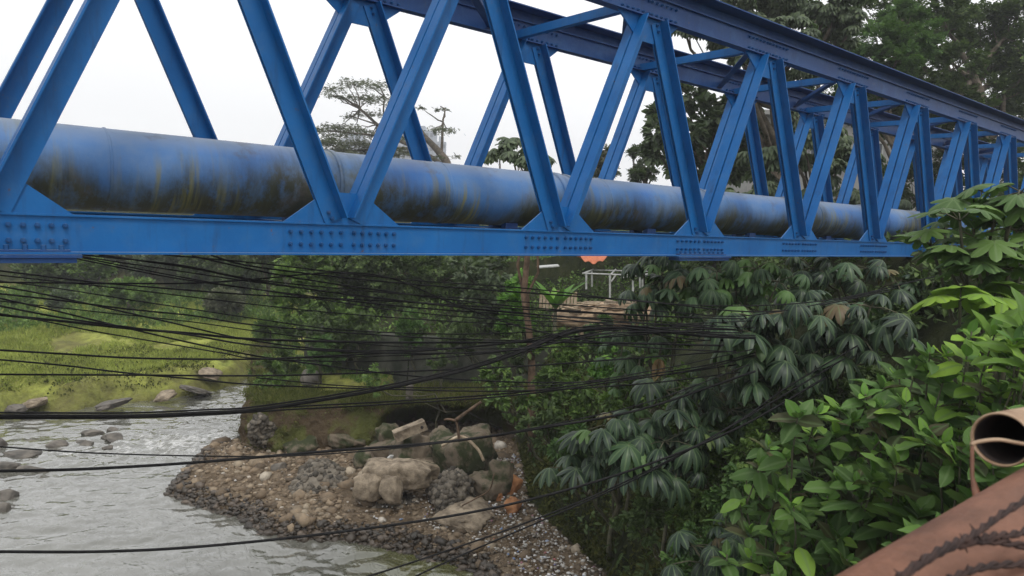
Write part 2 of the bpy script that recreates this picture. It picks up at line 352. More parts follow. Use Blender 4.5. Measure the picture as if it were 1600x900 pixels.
def axis(lo, hi, st, out, n):
    a = np.arange(lo, hi + 1e-6, st); g = np.geomspace(st, out, n)
    return np.concatenate([lo - np.cumsum(g)[::-1], a, hi + np.cumsum(g)])
gx = axis(-6, 22, .17, 60, 40); gy = axis(-6, 34, .17, 60, 40)
X, Y = np.meshgrid(gx, gy, indexing='ij'); Hh, Z = height(X, Y, True)
nx, ny = X.shape; i, j = np.meshgrid(np.arange(nx - 1), np.arange(ny - 1), indexing='ij')
Q = np.stack([i * ny + j, (i + 1) * ny + j, (i + 1) * ny + j + 1, i * ny + j + 1], -1).reshape(-1, 4)
def groundmat():
    m, n, p, o = nmat('river_bank_ground'); w = wpos(n)
    a = N(n, 'ShaderNodeAttribute', attribute_name='zone'); s = N(n, 'ShaderNodeSeparateColor'); n.links.new(a.outputs['Color'], s.inputs[0])
    soil = ramp(n, noise(n, 2.2, 8, .65, w).outputs[0], [(.3, (.035, .026, .017)), (.55, (.085, .062, .04)), (.75, (.16, .125, .085))]).outputs[0]
    vo = N(n, 'ShaderNodeTexVoronoi'); vo.inputs['Scale'].default_value = 9; n.links.new(w, vo.inputs['Vector'])
    grav = ramp(n, vo.outputs['Color'], [(.1, (.09, .066, .042)), (.5, (.16, .12, .08)), (.9, (.23, .18, .125))]).outputs[0]
    gm = noise(n, .35, 5, .6, w); gr = ramp(n, gm.outputs[0], [(.3, (.18, .17, .055)), (.45, (.29, .31, .07)), (.62, (.42, .47, .10)), (.75, (.31, .41, .09))]).outputs[0]
    gf = ramp(n, noise(n, 3.0, 7, .7, w).outputs[0], [(.35, .35), (.6, 1.)]).outputs[0]
    gr = mix(n, gf, (.085, .09, .03), gr)
    slope = ramp(n, noise(n, 1.6, 8, .65, w).outputs[0], [(.35, (.014, .020, .008)), (.6, (.035, .042, .014)), (.8, (.09, .07, .045))]).outputs[0]
    c = mix(n, s.outputs[0], soil, grav); c = mix(n, s.outputs[1], c, gr); c = mix(n, s.outputs[2], c, slope)
    n.links.new(c, p.inputs['Base Color']); p.inputs['Roughness'].default_value = .9; p.inputs['Specular IOR Level'].default_value = .2
    bump(n, p, noise(n, 7, 8, .7, w).outputs[0], .9, .12)
    return m
M_ground = groundmat()
g = mesh_np('ground', np.stack([X.ravel(), Y.ravel(), Hh.ravel()], -1), Q, M_ground, None, True, Z.reshape(-1, 4)); tag(g, kind='structure')

# water
def watermat():
    m, n, p, o = nmat('murky_river_water'); w = wpos(n)
    gz = noise(n, .5, 4, .5, w)
    c = ramp(n, gz.outputs[0], [(.3, (.095, .095, .078)), (.7, (.145, .145, .125))]).outputs[0]
    # foam on the riffle below the rocks and along the bar
    sx = N(n, 'ShaderNodeSeparateXYZ'); n.links.new(w, sx.inputs[0])
    def blob(cx, cy, rx, ry, amp):
        u = N(n, 'ShaderNodeMath', operation='SUBTRACT'); n.links.new(sx.outputs[0], u.inputs[0]); u.inputs[1].default_value = cx
        v = N(n, 'ShaderNodeMath', operation='SUBTRACT'); n.links.new(sx.outputs[1], v.inputs[0]); v.inputs[1].default_value = cy
        cb = N(n, 'ShaderNodeCombineXYZ'); n.links.new(u.outputs[0], cb.inputs[0]); n.links.new(v.outputs[0], cb.inputs[1])
        sc = N(n, 'ShaderNodeVectorMath', operation='DIVIDE'); n.links.new(cb.outputs[0], sc.inputs[0]); sc.inputs[1].default_value = (rx, ry, 1)
        ln = N(n, 'ShaderNodeVectorMath', operation='LENGTH'); n.links.new(sc.outputs[0], ln.inputs[0])
        mr = N(n, 'ShaderNodeMapRange'); n.links.new(ln.outputs[1], mr.inputs[0]); mr.inputs[1].default_value = 0; mr.inputs[2].default_value = 1; mr.inputs[3].default_value = amp; mr.inputs[4].default_value = 0
        return mr.outputs[0]
    bs = [blob(3.0, 16.0, 2.6, 2.6, .23), blob(5.6, 19.8, 1.5, 2.6, .15), blob(4.2, 7.3, 1.0, 1.0, .14), blob(1.9, 10.6, 1.6, 2.2, .08), blob(.2, 16.6, 2.5, 1.2, .13)]
    t = bs[0]
    for b in bs[1:]:
        ad = N(n, 'ShaderNodeMath', operation='ADD'); n.links.new(t, ad.inputs[0]); n.links.new(b, ad.inputs[1]); t = ad.outputs[0]
    fn = noise(n, 3.2, 7, .7, wpos(n, (1, 2.0, 1)), .8)
    ad = N(n, 'ShaderNodeMath', operation='ADD'); n.links.new(t, ad.inputs[0]); n.links.new(fn.outputs[0], ad.inputs[1])
    ff = ramp(n, ad.outputs[0], [(.66, 0.), (.84, .7)]).outputs[0]
    c2 = mix(n, ff, c, (.62, .62, .60)); n.links.new(c2, p.inputs['Base Color'])
    p.inputs['Coat Weight'].default_value = 1; p.inputs['Coat Roughness'].default_value = .06; p.inputs['Coat IOR'].default_value = 1.6; rr = mix(n, ff, (.07, .07, .07), (.7, .7, .7)); n.links.new(rr, p.inputs['Roughness'])
    p.inputs['IOR'].default_value = 1.33; p.inputs['Specular IOR Level'].default_value = .9
    gb = blob(5.2, 5.0, 3.2, 4.5, 1.0); gq = ramp(n, gb, [(.25, 0.), (.7, 1.)]).outputs[0]  # olive patch painted in where the near water reflects less sky
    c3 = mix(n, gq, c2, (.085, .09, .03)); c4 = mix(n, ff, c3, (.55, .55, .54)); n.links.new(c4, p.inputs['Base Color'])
    w1 = noise(n, 2.6, 3, .5, wpos(n, (1.5, .8, 1)), 1.2); bump(n, p, w1.outputs[0], .55, .12)
    return m
wx = np.concatenate([np.arange(-60, -5, 2.5), np.arange(-4.5, 10, .07), np.arange(10.5, 60, 2.5)]); wy = np.concatenate([np.arange(-60, 2, 2.5), np.arange(2.4, 24, .07), np.arange(24.5, 62, 2.5)])
WX, WY = np.meshgrid(wx, wy, indexing='ij'); a, b = WX.shape
rif = np.exp(-((WX - 2.5) / 3.2) ** 2 - ((WY - 16.2) / 2.6) ** 2) + .8 * np.exp(-((WX - 5.6) / 1.5) ** 2 - ((WY - 19.8) / 2.6) ** 2) + .5 * np.exp(-((WX - 3.8) / 1.6) ** 2 - ((WY - 7.4) / 1.3) ** 2)
# the current runs from upper right to lower left: crests lie across it
cx_, cy_ = WX * .5 + WY * .87, -WX * .87 + WY * .5; wp = np.stack([cx_ * 1.7, cy_ * .9, WX * 0], -1).reshape(-1, 3); wp = wp + .5 * fbm(wp * .7, 91)[:, None]
hw = (fbm(wp, 92, 3) * .045 + (1 - np.abs(fbm(wp * 2.6, 93, 3))) * .042).reshape(WX.shape); hr = (fbm(wp * 3.1, 94, 4) * .09).reshape(WX.shape)
fade = ss(WX, -4.5, -3) * ss(-WX, -10, -8.5) * ss(WY, 2.4, 4) * ss(-WY, -24, -22)
WZZ = WZ + fade * (hw + rif * hr)
i, j = np.meshgrid(np.arange(a - 1), np.arange(b - 1), indexing='ij')
Qw = np.stack([i * b + j, (i + 1) * b + j, (i + 1) * b + j + 1, i * b + j + 1], -1).reshape(-1, 4)
wt = mesh_np('river_water', np.stack([WX.ravel(), WY.ravel(), WZZ.ravel()], -1), Qw, watermat(), None, True); tag(wt, kind='structure')

# ---------------------------------------------------------------- stones
def ico(sub):
    bm = bmesh.new(); bmesh.ops.create_icosphere(bm, subdivisions=sub, radius=1); bm.verts.ensure_lookup_table()
    V = np.array([v.co[:] for v in bm.verts]); F = np.array([[v.index for v in f.verts] for f in bm.faces]); bm.free(); return V, F
I1, I2, I3, I4 = ico(1), ico(2), ico(3), ico(4)
def rrot(rg, tilt=math.pi):
    a, b, c = rg.uniform(0, 2 * math.pi), rg.uniform(-tilt, tilt) * .5, rg.uniform(-tilt, tilt) * .5
    return np.array(Matrix.Rotation(a, 3, 'Z') @ Matrix.Rotation(b, 3, 'X') @ Matrix.Rotation(c, 3, 'Y'))
def rockgeo(c, s, seed, sub=I4, cuts=9, rough=.12, tilt=.4, yaw=None, block=0):
    rg = np.random.default_rng(seed); V = sub[0].copy()
    if block: V = V / ((np.abs(V) ** 8).sum(1) ** (1 / 8))[:, None] * block * .86 + V * (1 - block)
    for k in range(cuts):
        nrm = rg.normal(size=3); nrm /= np.linalg.norm(nrm); d = rg.uniform(.45, .78) + .25 * block; q = V @ nrm; e = np.clip(q - d, 0, None); V = V - np.outer(e * .93, nrm)
    V = V * (1 + rough * fbm(V * 2.2 + seed, seed)[:, None] + rough * .5 * fbm(V * 6 + seed, seed + 5)[:, None] + rough * .25 * vn(V * 17, seed)[:, None])
    V = V * np.array(s); Rm = rrot(rg, tilt)
    if yaw is not None: Rm = np.array(Matrix.Rotation(yaw, 3, 'Z') @ Matrix.Rotation(rg.uniform(-tilt, tilt) * .3, 3, 'X'))
    return V @ Rm.T + np.array(c), sub[1]
def rock(name, c, s, seed, mat, label, cat, group=None, **k):
    c = np.array(c, float); o = empty(name, c) if False else None
    V, F = rockgeo((0, 0, 0), s, seed, **k)
    me = mesh_np(name, V, F, mat, None, True); me.location = c; tag(me, label, cat, group); return me

# cobbles of the bar: one mass
def scatter_in(poly, n, rg, box=None):
    lo = poly.min(0) if box is None else np.array(box[0]); hi = poly.max(0) if box is None else np.array(box[1])
    p = rg.uniform(lo, hi, (n, 2)); return p
def stones(name, pts, sz, mat, seed=1, zoff=0):
    rg = np.random.default_rng(seed); V0, F0 = I1; n = len(pts)
    hz = height(pts[:, 0], pts[:, 1]) + zoff; Vs = []; Fs = []
    rad = 1 + .22 * rg.normal(size=(n, len(V0)))
    A = rg.uniform(0, 6.28, n); ca, sa = np.cos(A), np.sin(A)
    sc = sz[:, None] * np.stack([rg.uniform(.8, 1.4, n), rg.uniform(.6, 1, n), rg.uniform(.4, .75, n)], -1)
    V = V0[None] * rad[:, :, None].clip(.75, 1.25) * sc[:, None, :]
    X = V[..., 0] * ca[:, None] - V[..., 1] * sa[:, None]; Yy = V[..., 0] * sa[:, None] + V[..., 1] * ca[:, None]
    V = np.stack([X + pts[:, 0:1], Yy + pts[:, 1:2], V[..., 2] + hz[:, None] + .12 * sc[:, 2:3]], -1).reshape(-1, 3)
    F = (F0[None] + (np.arange(n) * len(V0))[:, None, None]).reshape(-1, 3)
    return mesh_np(name, V, F, mat, None, True)
def islandmat(name, stops, rough=.8, moss=None):
    m, n, p, o = nmat(name); g = N(n, 'ShaderNodeNewGeometry'); c = ramp(n, g.outputs['Random Per Island'], stops).outputs[0]
    x = noise(n, 6, 5, .6, g.outputs['Position']); c = mix(n, ramp(n, x.outputs[0], [(.45, 0.), (.7, .55)]).outputs[0], c, moss or (.05, .045, .035))
    n.links.new(c, p.inputs['Base Color']); p.inputs['Roughness'].default_value = rough; bump(n, p, noise(n, 30, 5, .6, g.outputs['Position']).outputs[0], .4, .02); return m
M_cob = islandmat('river_cobbles', [(0, (.08, .056, .034)), (.45, (.18, .13, .082)), (.85, (.27, .205, .135)), (.97, (.36, .30, .22)), (1, (.55, .51, .45))])
M_cobd = islandmat('wet_dark_cobbles', [(0, (.022, .018, .014)), (.7, (.065, .05, .037)), (1, (.13, .10, .075))], .45)
rg = np.random.default_rng(3)
pts = rg.uniform((1, 0), (10.5, 15.5), (44000, 2)); inR = inpoly(pts[:, 0], pts[:, 1], POLR) & ~inpoly(pts[:, 0], pts[:, 1], TP) & ~inpoly(pts[:, 0], pts[:, 1], POLT)
pts = pts[inR]; dR_ = pdist(pts[:, 0], pts[:, 1], SR)
clump = fbm(np.c_[pts * .8, pts[:, 0] * 0], 21)
keep = (dR_ > .2) & (rg.uniform(0, 1, len(pts)) < .62 + .9 * clump)
P2 = pts[keep]; sz = np.clip(rg.lognormal(-3.72, .66, len(P2)), .013, .20) * (1 + .35 * ss(P2[:, 1], 4, 9))
o = stones('cobbles', P2, sz, M_cob, 4); tag(o, 'brown rounded cobbles covering the gravel bar', 'gravel', kind='stuff')
P3 = pts[dR_ <= .3]; P3 = np.vstack([P3, P3 + rg.normal(0, .12, P3.shape)]); sz = np.clip(rg.lognormal(-3.05, .45, len(P3)), .02, .14)
o = stones('wet_cobbles', P3, sz, M_cobd, 5, .03); tag(o, 'dark wet cobbles along the water edge of the bar', 'gravel', kind='stuff')
# small debris and litter
lp = pts[(pts[:, 1] < 8.5) & (dR_ > .6)]; wgt = ss(pdist(lp[:, 0], lp[:, 1], TR), 3.2, .3); lp = lp[rg.uniform(0, 1, len(lp)) < .07 + .42 * wgt]
lp = np.vstack([lp, pts[(dR_ > .6) & (rg.uniform(0, 1, len(pts)) < .012)]])
o = stones('litter', lp, rg.uniform(.012, .042, len(lp)), islandmat('faded_litter', [(0, (.10, .08, .06)), (.35, (.30, .27, .23)), (.7, (.58, .57, .54)), (.9, (.70, .70, .70)), (.95, (.12, .22, .42)), (1, (.5, .12, .07))], .6, (.2, .17, .13)), 6, .05)
tag(o, 'scraps of pale plastic litter strewn over the gravel', 'litter', kind='stuff')

# rocks standing in the river: (px, py, width px, height px)
RW = [(178, 682, 44, 20, 'large flat grey rock at the right end of the row in the rapids'), (144, 675, 34, 12, 'thin flat rock just left of the large flat rock in the rapids'),
      (128, 691, 34, 14, 'low brown rock below the thin flat rock in the rapids'), (89, 692, 34, 16, 'pointed grey rock left of the low brown rock in the rapids'),
      (168, 698, 20, 12, 'small round rock in front of the large flat rock'), (34, 707, 56, 14, 'long low rock breaking the water near the left bank stones'),
      (49, 709, 22, 12, 'small tan rock touching the long low rock'), (18, 725, 50, 26, 'big tan rock at the left edge below the long low rock'),
      (50, 731, 56, 14, 'flat dark slab awash beside the big tan rock'), (2, 690, 26, 30, 'upright dark rock at the left edge above the big tan rock'),
      (10, 772, 38, 22, 'upper dark stone of the pile at the left edge of the river'), (4, 792, 30, 26, 'lower wet stone of the pile at the left edge of the river'),
      (175, 670, 28, 10, 'sliver of rock behind the large flat rock'), (288, 664, 18, 5, 'tiny dark stone alone in mid stream')]
for k, (a, b, ww, hh, lab) in enumerate(RW):
    q = onz(a, b + hh * .3, WZ); D = (q - CP) @ FW; s = ww * D / FPX / 2
    rock('river_rock', (q[0], q[1], WZ + .02), (s * 1.05, s * .8, hh * D / FPX * .5), 40 + k, M_rock, lab, 'rock', 'rocks standing in the river', yaw=-.7, cuts=7)

def prock(name, px, py, ww, hh, z, seed, mat, lab, depth=.8, **k):
    q = onz(px, py + hh / 2, z); D = (q - CP) @ FW; s = ww * D / FPX / 2; h = hh * D / FPX / 2
    c = q + np.array([.64, .76, 0]) * s * depth * .6; c[2] = z + h * .9; k.setdefault('block', .95); k.setdefault('rough', .16); k.setdefault('tilt', .7)
    return rock(name, c, (s * 1.08, s * depth, h * 1.15), seed, mat, lab, 'rock', None, **k)
prock('boulder', 728, 718, 100, 80, -6.0, 101, M_mossrock, 'largest mossy boulder leaning right of the cave mouth')
prock('boulder', 640, 712, 90, 55, -5.9, 102, M_mossrock, 'mossy boulder under the long concrete beam', cuts=10)
prock('boulder', 566, 722, 46, 34, -6.1, 103, M_mossrock, 'low green boulder left of the pale concrete rubble')
prock('boulder', 604, 682, 40, 40, -5.7, 104, M_mossrock, 'green boulder in the cave mouth left of the beam')
prock('boulder', 672, 738, 44, 34, -6.0, 119, M_mossrock, 'small dark green boulder behind the pale concrete rubble')
prock('boulder', 760, 765, 60, 40, -6.1, 120, M_mossrock, 'dark boulder below the largest mossy boulder beside orange stones')
for k, (a, b, ww, hh, lab) in enumerate([(797, 762, 34, 38, 'tallest orange stone at the foot of the right bank'), (778, 775, 26, 22, 'orange stone left of the tallest orange stone'), (800, 795, 36, 22, 'low orange stone below the tallest orange stone'), (768, 768, 16, 16, 'smallest orange stone behind the other orange stones'), (745, 800, 70, 20, 'flat tan stone lying left of the low orange stone')]):
    prock('stone', a, b, ww, hh, -6.1, 110 + k, M_orange if k < 4 else M_conc, lab)
prock('boulder', 742, 690, 66, 44, -5.5, 171, M_mossrock, 'tan and green boulder behind the largest mossy boulder')
prock('concrete_chunk', 655, 735, 80, 30, -5.9, 172, M_conc, 'thick broken slab lying behind the pale concrete chunks', 1.1)
prock('concrete_chunk', 720, 815, 90, 22, -6.15, 173, M_conc, 'flat broken slab in front of the big cemented cobble lump', .8)
prock('concrete_chunk', 780, 745, 40, 50, -5.9, 174, M_mossrock, 'upright slab leaning on the right bank above the orange stones', .6)
prock('boulder', 600, 705, 60, 30, -5.9, 175, M_mossrock, 'dark boulder below the left end of the concrete beam')
prock('boulder', 690, 700, 70, 40, -5.7, 127, M_mossrock, 'angular slab of rock behind the driftwood at the back of the cave mouth')
prock('boulder', 540, 690, 60, 26, -5.9, 128, M_mossrock, 'slumped block of mossy earth at the left side of the cave mouth')
prock('boulder', 470, 700, 60, 30, -6.1, 129, M_mossrock, 'slumped dark block at the foot of the mossy bank near its river corner')
prock('stone', 432, 735, 30, 22, -6.25, 121, M_rock, 'grey rounded stone below the left corner of the mossy bank')
prock('stone', 980, 868, 44, 30, -6.1, 122, M_conc, 'brown angular stone at the foot of the right slope')
prock('stone', 1008, 885, 40, 24, -6.1, 123, M_rock, 'dull brown stone right of the brown angular stone')
prock('stone', 613, 716, 18, 8, -5.6, 124, M_white, 'small white block on the rubble below the beam')
prock('stone', 482, 593, 40, 18, -4.75, 125, M_rock, 'grey rock half hidden in the terrace grass')
for k, (a, b, ww, hh, lab) in enumerate([(45, 632, 40, 14, 'pale foamy rock at the left of the far bank edge'), (255, 620, 34, 8, 'flat white rock at the middle of the far bank edge'), (325, 584, 36, 8, 'white rock near the tip of the far bank'), (20, 640, 26, 12, 'brown rock at the far bank edge beside the pale foamy rock'), (170, 634, 50, 10, 'dark ledge rock at the foot of the far bank'), (300, 612, 44, 8, 'long dark ledge rock near the tip of the far bank')]):
    prock('rock', a, b, ww, hh, -6.3 if k != 2 else -5.9, 160 + k, [M_conc, M_conc, M_conc, M_rock, M_rock, M_rock][k], lab, 1.)
# pale concrete rubble: three joined lobes with a hollow
c0 = onz(612, 790, -6.1)
def conc(name, px, py, ww, hh, seed, lab, dz=0, dd=0, dep=.8):
    D = (c0 - CP) @ FW + dd; q = at(px, py, D); s = ww * D / FPX / 2 * 1.3; h = hh * D / FPX / 2 * 1.2
    return rock(name, q, (s * 1.1, s * dep, h * 1.1), seed, M_conc, lab, 'rubble', 'broken concrete chunks on the bar', cuts=9, rough=.12, block=1., tilt=.35, sub=I4, yaw=-.7)
conc('concrete_chunk', 577, 756, 36, 42, 131, 'upright squarish concrete chunk at the left of the rubble heap')
conc('concrete_chunk', 607, 744, 62, 40, 132, 'broad pale concrete chunk forming the top of the rubble heap', dd=.3)
conc('concrete_chunk', 640, 742, 52, 36, 133, 'pale concrete chunk at the right end of the rubble heap top', dd=.25)
conc('concrete_chunk', 611, 765, 28, 38, 134, 'narrow concrete stub hanging below the top of the rubble heap', dd=-.25)
# cobble conglomerate boulders under and right of the chunks
def conglomerate(px, py, ww, hh, D, seed, lab, n=260):
    rg = np.random.default_rng(seed); q = at(px, py, D); s = np.array([ww * D / FPX / 2, ww * D / FPX / 2 * .8, hh * D / FPX / 2])
    mb = MB(); V, F = rockgeo((0, 0, 0), s * .93, seed, rough=.15); mb.add(V, T=F)
    for k in range(n):
        v = rg.normal(size=3); v /= np.linalg.norm(v); j = int(rg.integers(0, len(V))); r = rg.uniform(.045, .10)
        Vr = I1[0] * np.clip(1 + .2 * rg.normal(size=(len(I1[0]), 1)), .75, 1.25) * np.array([1.2, .9, .8]) * r; mb.add(Vr @ rrot(rg).T + V[j] * rg.uniform(.97, 1.04), T=I1[1])
    o = mb.build('cobble_conglomerate', M_cong, None, True); o.location = q; tag(o, lab, 'rock', None)
M_cong = islandmat('cemented_cobbles', [(0, (.04, .036, .03)), (.5, (.10, .085, .066)), (1, (.19, .165, .13))], .85)
Dc = (c0 - CP) @ FW
conglomerate(700, 775, 112, 72, Dc + .1, 141, 'big lump of cobbles cemented together right of the concrete chunks', 420)
conglomerate(612, 788, 100, 46, Dc + .35, 142, 'dark lump of cobbles under the pale concrete chunks')
conglomerate(500, 745, 130, 30, Dc + 1.2, 143, 'low mossy heap of cobbles left of the concrete chunks', 300)
conglomerate(412, 672, 50, 60, 19.2, 144, 'heap of dark cobbles at the river corner of the mossy bank')
# beam on the boulder
def slab(name, pa, pb, D, D2, wpx, mat, lab, cat, th=.12, hole=True):
    A = at(*pa, D); B = at(*pb, D2); L = np.linalg.norm(B - A); xa = (B - A) / L; ya = np.cross([0, 0, 1], xa); ya /= np.linalg.norm(ya); za = np.cross(xa, ya)
    t = empty(name, (A + B) / 2, lab, cat); mb = MB(); c = (A + B) / 2; h = wpx * D / FPX
    bm = bmesh.new(); bmesh.ops.create_cube(bm, size=1); bmesh.ops.subdivide_edges(bm, edges=bm.edges, cuts=6, use_grid_fill=True)
    V = np.array([v.co[:] for v in bm.verts]); F = np.array([[v.index for v in f.verts] for f in bm.faces]); bm.free()
    V = V * np.array([L, h * 1.4, h]); V += .012 * vn(V * 9, 3)[:, None] * [1, 1, 1] + .02 * fbm(V * 4, 5)[:, None]
    V = V[:, 0:1] * xa + V[:, 1:2] * ya + V[:, 2:3] * za + c; mesh_np('beam_body', V, F, mat, t, False)
    if hole:
        m2 = MB(); e = c - ya * h * .71 + xa * L * .36; m2.tube([e - ya * .012, e + ya * .01], h * .16, 12); m2.build('bolt_hole', M_dark, t)
slab('concrete_beam', (616, 682), (664, 662), 17.0, 17.2, 15, M_conc, 'long tan concrete beam with a bolt hole resting on a mossy boulder', 'beam')

# ---------------------------------------------------------------- mossy earth wall with the undercut
WPX = [(388, 612, 21.5), (392, 640, 19.6)]
WB = np.array([(7.0, 21.4), (5.9, 18.2), (4.9, 15.6), (4.2, 13.9), (4.5, 12.7), (5.3, 11.9), (6.2, 11.3), (7.2, 11.0), (8.2, 10.6), (9.2, 9.8), (10.0, 9.2), (10.6, 8.6)])
wb = spline(np.c_[WB, WB[:, 0] * 0], 14)[:, :2]; seg = np.r_[0, np.cumsum(np.linalg.norm(np.diff(wb, axis=0), axis=1))]
tn = np.gradient(wb, axis=0); tn /= np.linalg.norm(tn, axis=1)[:, None]; nrm = np.c_[tn[:, 1], -tn[:, 0]] * -1
# make sure the normal points inland
if (nrm[60] @ np.array([.6, .8])) < 0: nrm = -nrm
nt_ = 26; rows = []
sc_ = seg / seg[-1]
cave = np.exp(-((wb[:, 0] - 8.5) / 1.45) ** 6) * (sc_ > .4)
for k in range(nt_ + 10):
    if k <= nt_:
        t = k / nt_; z = -6.6 + t * (1.82 + .25 * ss(wb[:, 0], 6, 10)); off = .25 * t
        rec = cave * 1.9 * (1 - ss(np.full(len(wb), t), .74 , .88)); off = off + rec - .12 * math.sin(t * 3.1)
    else:
        q = (k - nt_) / 10; z = -6.6 + 1.82 + .25 * ss(wb[:, 0], 6, 10) + .05 * math.sin(q * 3); off = .25 + q * 1.5
    P = np.c_[wb + nrm * off[:, None] if not np.isscalar(off) else wb + nrm * off, np.broadcast_to(z, (len(wb),))]
    d = fbm(P * 1.0, 31) * .30 + np.abs(fbm(P * 2.4, 32)) * .22 + fbm(P * 6, 33) * .07
    P[:, :2] -= nrm * d[:, None]; P[:, 2] += .05 * fbm(P * 2, 35); rows.append(P)
G = np.array(rows); a, b, _ = G.shape; i, j = np.meshgrid(np.arange(a - 1), np.arange(b - 1), indexing='ij')
Qq = np.stack([i * b + j, i * b + j + 1, (i + 1) * b + j + 1, (i + 1) * b + j], -1).reshape(-1, 4)
M_mosswall = simple('moss_and_earth', (.085, .062, .038), (.085, .092, .028), 1.3, .95, 1, .12, 12, 6, lo=.44, hi=.54, spec=.1)
t = empty('earth_bank', (6.2, 11.3, -6.6), 'moss covered earth bank with an undercut cave above the gravel bar', 'bank')
mesh_np('bank_face', G.reshape(-1, 3), Qq, M_mosswall, t, True)
MOSSPTS = G.reshape(-1, 3)

# grey retaining wall behind the terrace
mb = MB(); pw = [np.r_[W1 + [1.0, -1.2], -4.9], np.r_[W1, -4.9], np.r_[W2, -4.9], np.r_[W3, -4.9]]
t = empty('retaining_wall', pw[2], 'low grey retaining wall at the back of the grassy terrace', 'wall')
for k in range(3):
    A, B = pw[k], pw[k + 1]; n_ = 14
    s_ = np.linspace(0, 1, n_); zz = np.linspace(0, 1.55, 8)
    V = []; dirn = (B - A) / np.linalg.norm(B - A); nn = np.array([dirn[1], -dirn[0], 0])
    if nn @ (CP - A) < 0: nn = -nn
    A = A + nn * .25; B = B + nn * .25
    for z in zz:
        for s in s_: V.append(A + (B - A) * s + np.array([0, 0, z]) - nn * z * .12)
    for s in s_: V.append(A + (B - A) * s + np.array([0, 0, 1.55]) - nn * .8)
    V = np.array(V); V += nn * (.05 * fbm(V * 1.7, 77))[:, None]; i, j = np.meshgrid(np.arange(8), np.arange(n_ - 1), indexing='ij')
    mb.add(V, np.stack([i * n_ + j, i * n_ + j + 1, (i + 1) * n_ + j + 1, (i + 1) * n_ + j], -1).reshape(-1, 4))
mb.build('wall_face', M_wall, t, True)
p_ = onz(640, 575, -4.5); 
mb = MB(); mb.box((0, 0, .18), (.15, .14, .38)); o = mb.build('concrete_post', M_rock); o.location = (*at(641, 578, 19.5)[:2], -4.6); tag(o, 'short concrete post standing before the retaining wall', 'post')

# ---------------------------------------------------------------- truss bridge
PL = 2.5; HB = .262; HT = 2.719; WID = 1.905; CH = .40
bridge = empty('truss_bridge', (0, 0, 0), 'blue steel truss bridge carrying a large pipe over the river', 'bridge')
N0, N1 = -3, 9                                      # bottom nodes
def chord(name, y, z0, h, bf, tf, x0, x1, mat, side=0):
    mb = MB(); xm = (x0 + x1) / 2; l = x1 - x0
    mb.box((xm, y, z0 + h / 2), (l, .014, h - .028))
    mb.box((xm, y, z0 + .007), (l, bf, .014)); mb.box((xm, y, z0 + h - .007), (l, tf, .014))
    return mb.build(name, mat, bridge)
XS, XE = N0 * PL - .6, N1 * PL + .6
FY = WID
for y in (0, FY):
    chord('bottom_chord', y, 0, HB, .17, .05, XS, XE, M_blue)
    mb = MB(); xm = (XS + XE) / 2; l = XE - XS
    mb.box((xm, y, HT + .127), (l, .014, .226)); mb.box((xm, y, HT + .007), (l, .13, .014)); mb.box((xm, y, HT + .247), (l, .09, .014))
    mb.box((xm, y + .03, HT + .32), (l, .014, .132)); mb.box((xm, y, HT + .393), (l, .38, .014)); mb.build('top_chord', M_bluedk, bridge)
def member(P0, P1, name, y, flip):
    """double angle: flat legs either side of the gusset, outstanding legs on the upper side"""
    P0 = np.array(P0, float); P1 = np.array(P1, float); d = P1 - P0; L = np.linalg.norm(d); d /= L
    u = np.array([-d[2], 0, d[0]]);
    if u[2] < 0: u = -u
    Yv = np.array([0, 1., 0]); c = (P0 + P1) / 2; mb = MB(); wf, ws, th = .165, .125, .014
    for s in (-1, 1):
        mb.box(c + Yv * s * (.012 + th / 2) - u * .007, (L, th, wf - .014), d, Yv, u)
        mb.box(c + Yv * s * (.012 + ws / 2) + u * (wf / 2 - th / 2), (L, ws, th), d, Yv, u)
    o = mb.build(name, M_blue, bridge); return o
GB = [(-.53, 0), (.53, 0), (.24, .21), (.12, .26), (-.12, .26), (-.24, .21)]
def boltmesh(sub):
    mb = MB(); mb.tube([(0, 0, 0), (0, -.020, 0)], .0175, 6); mb.tube([(0, -.020, 0), (0, -.034, 0)], .010, 6); return mb.build('bolt', M_bolt)
bolt0 = boltmesh(0); used = [0]
def bolt(parent, loc, rot=None):
    if used[0] == 0: b = bolt0
    else: b = bolt0.copy(); COL.objects.link(b)
    used[0] = 1; b.parent = parent; b.location = loc
    if rot: b.rotation_euler = rot
    return b
def rest_bolts(lst, name='bolts'):
    mb = MB()
    me = bolt0.data; V = np.array([v.co[:] for v in me.vertices])
    Qs = [tuple(p.vertices) for p in me.polygons if len(p.vertices) == 4]; Ts = [tuple(p.vertices) for p in me.polygons if len(p.vertices) == 3]
    for loc in lst: mb.add(V + np.array(loc), Qs, Ts)
    o = mb.build(name, M_bolt, bridge); o['kind'] = 'stuff'
stuffb = []
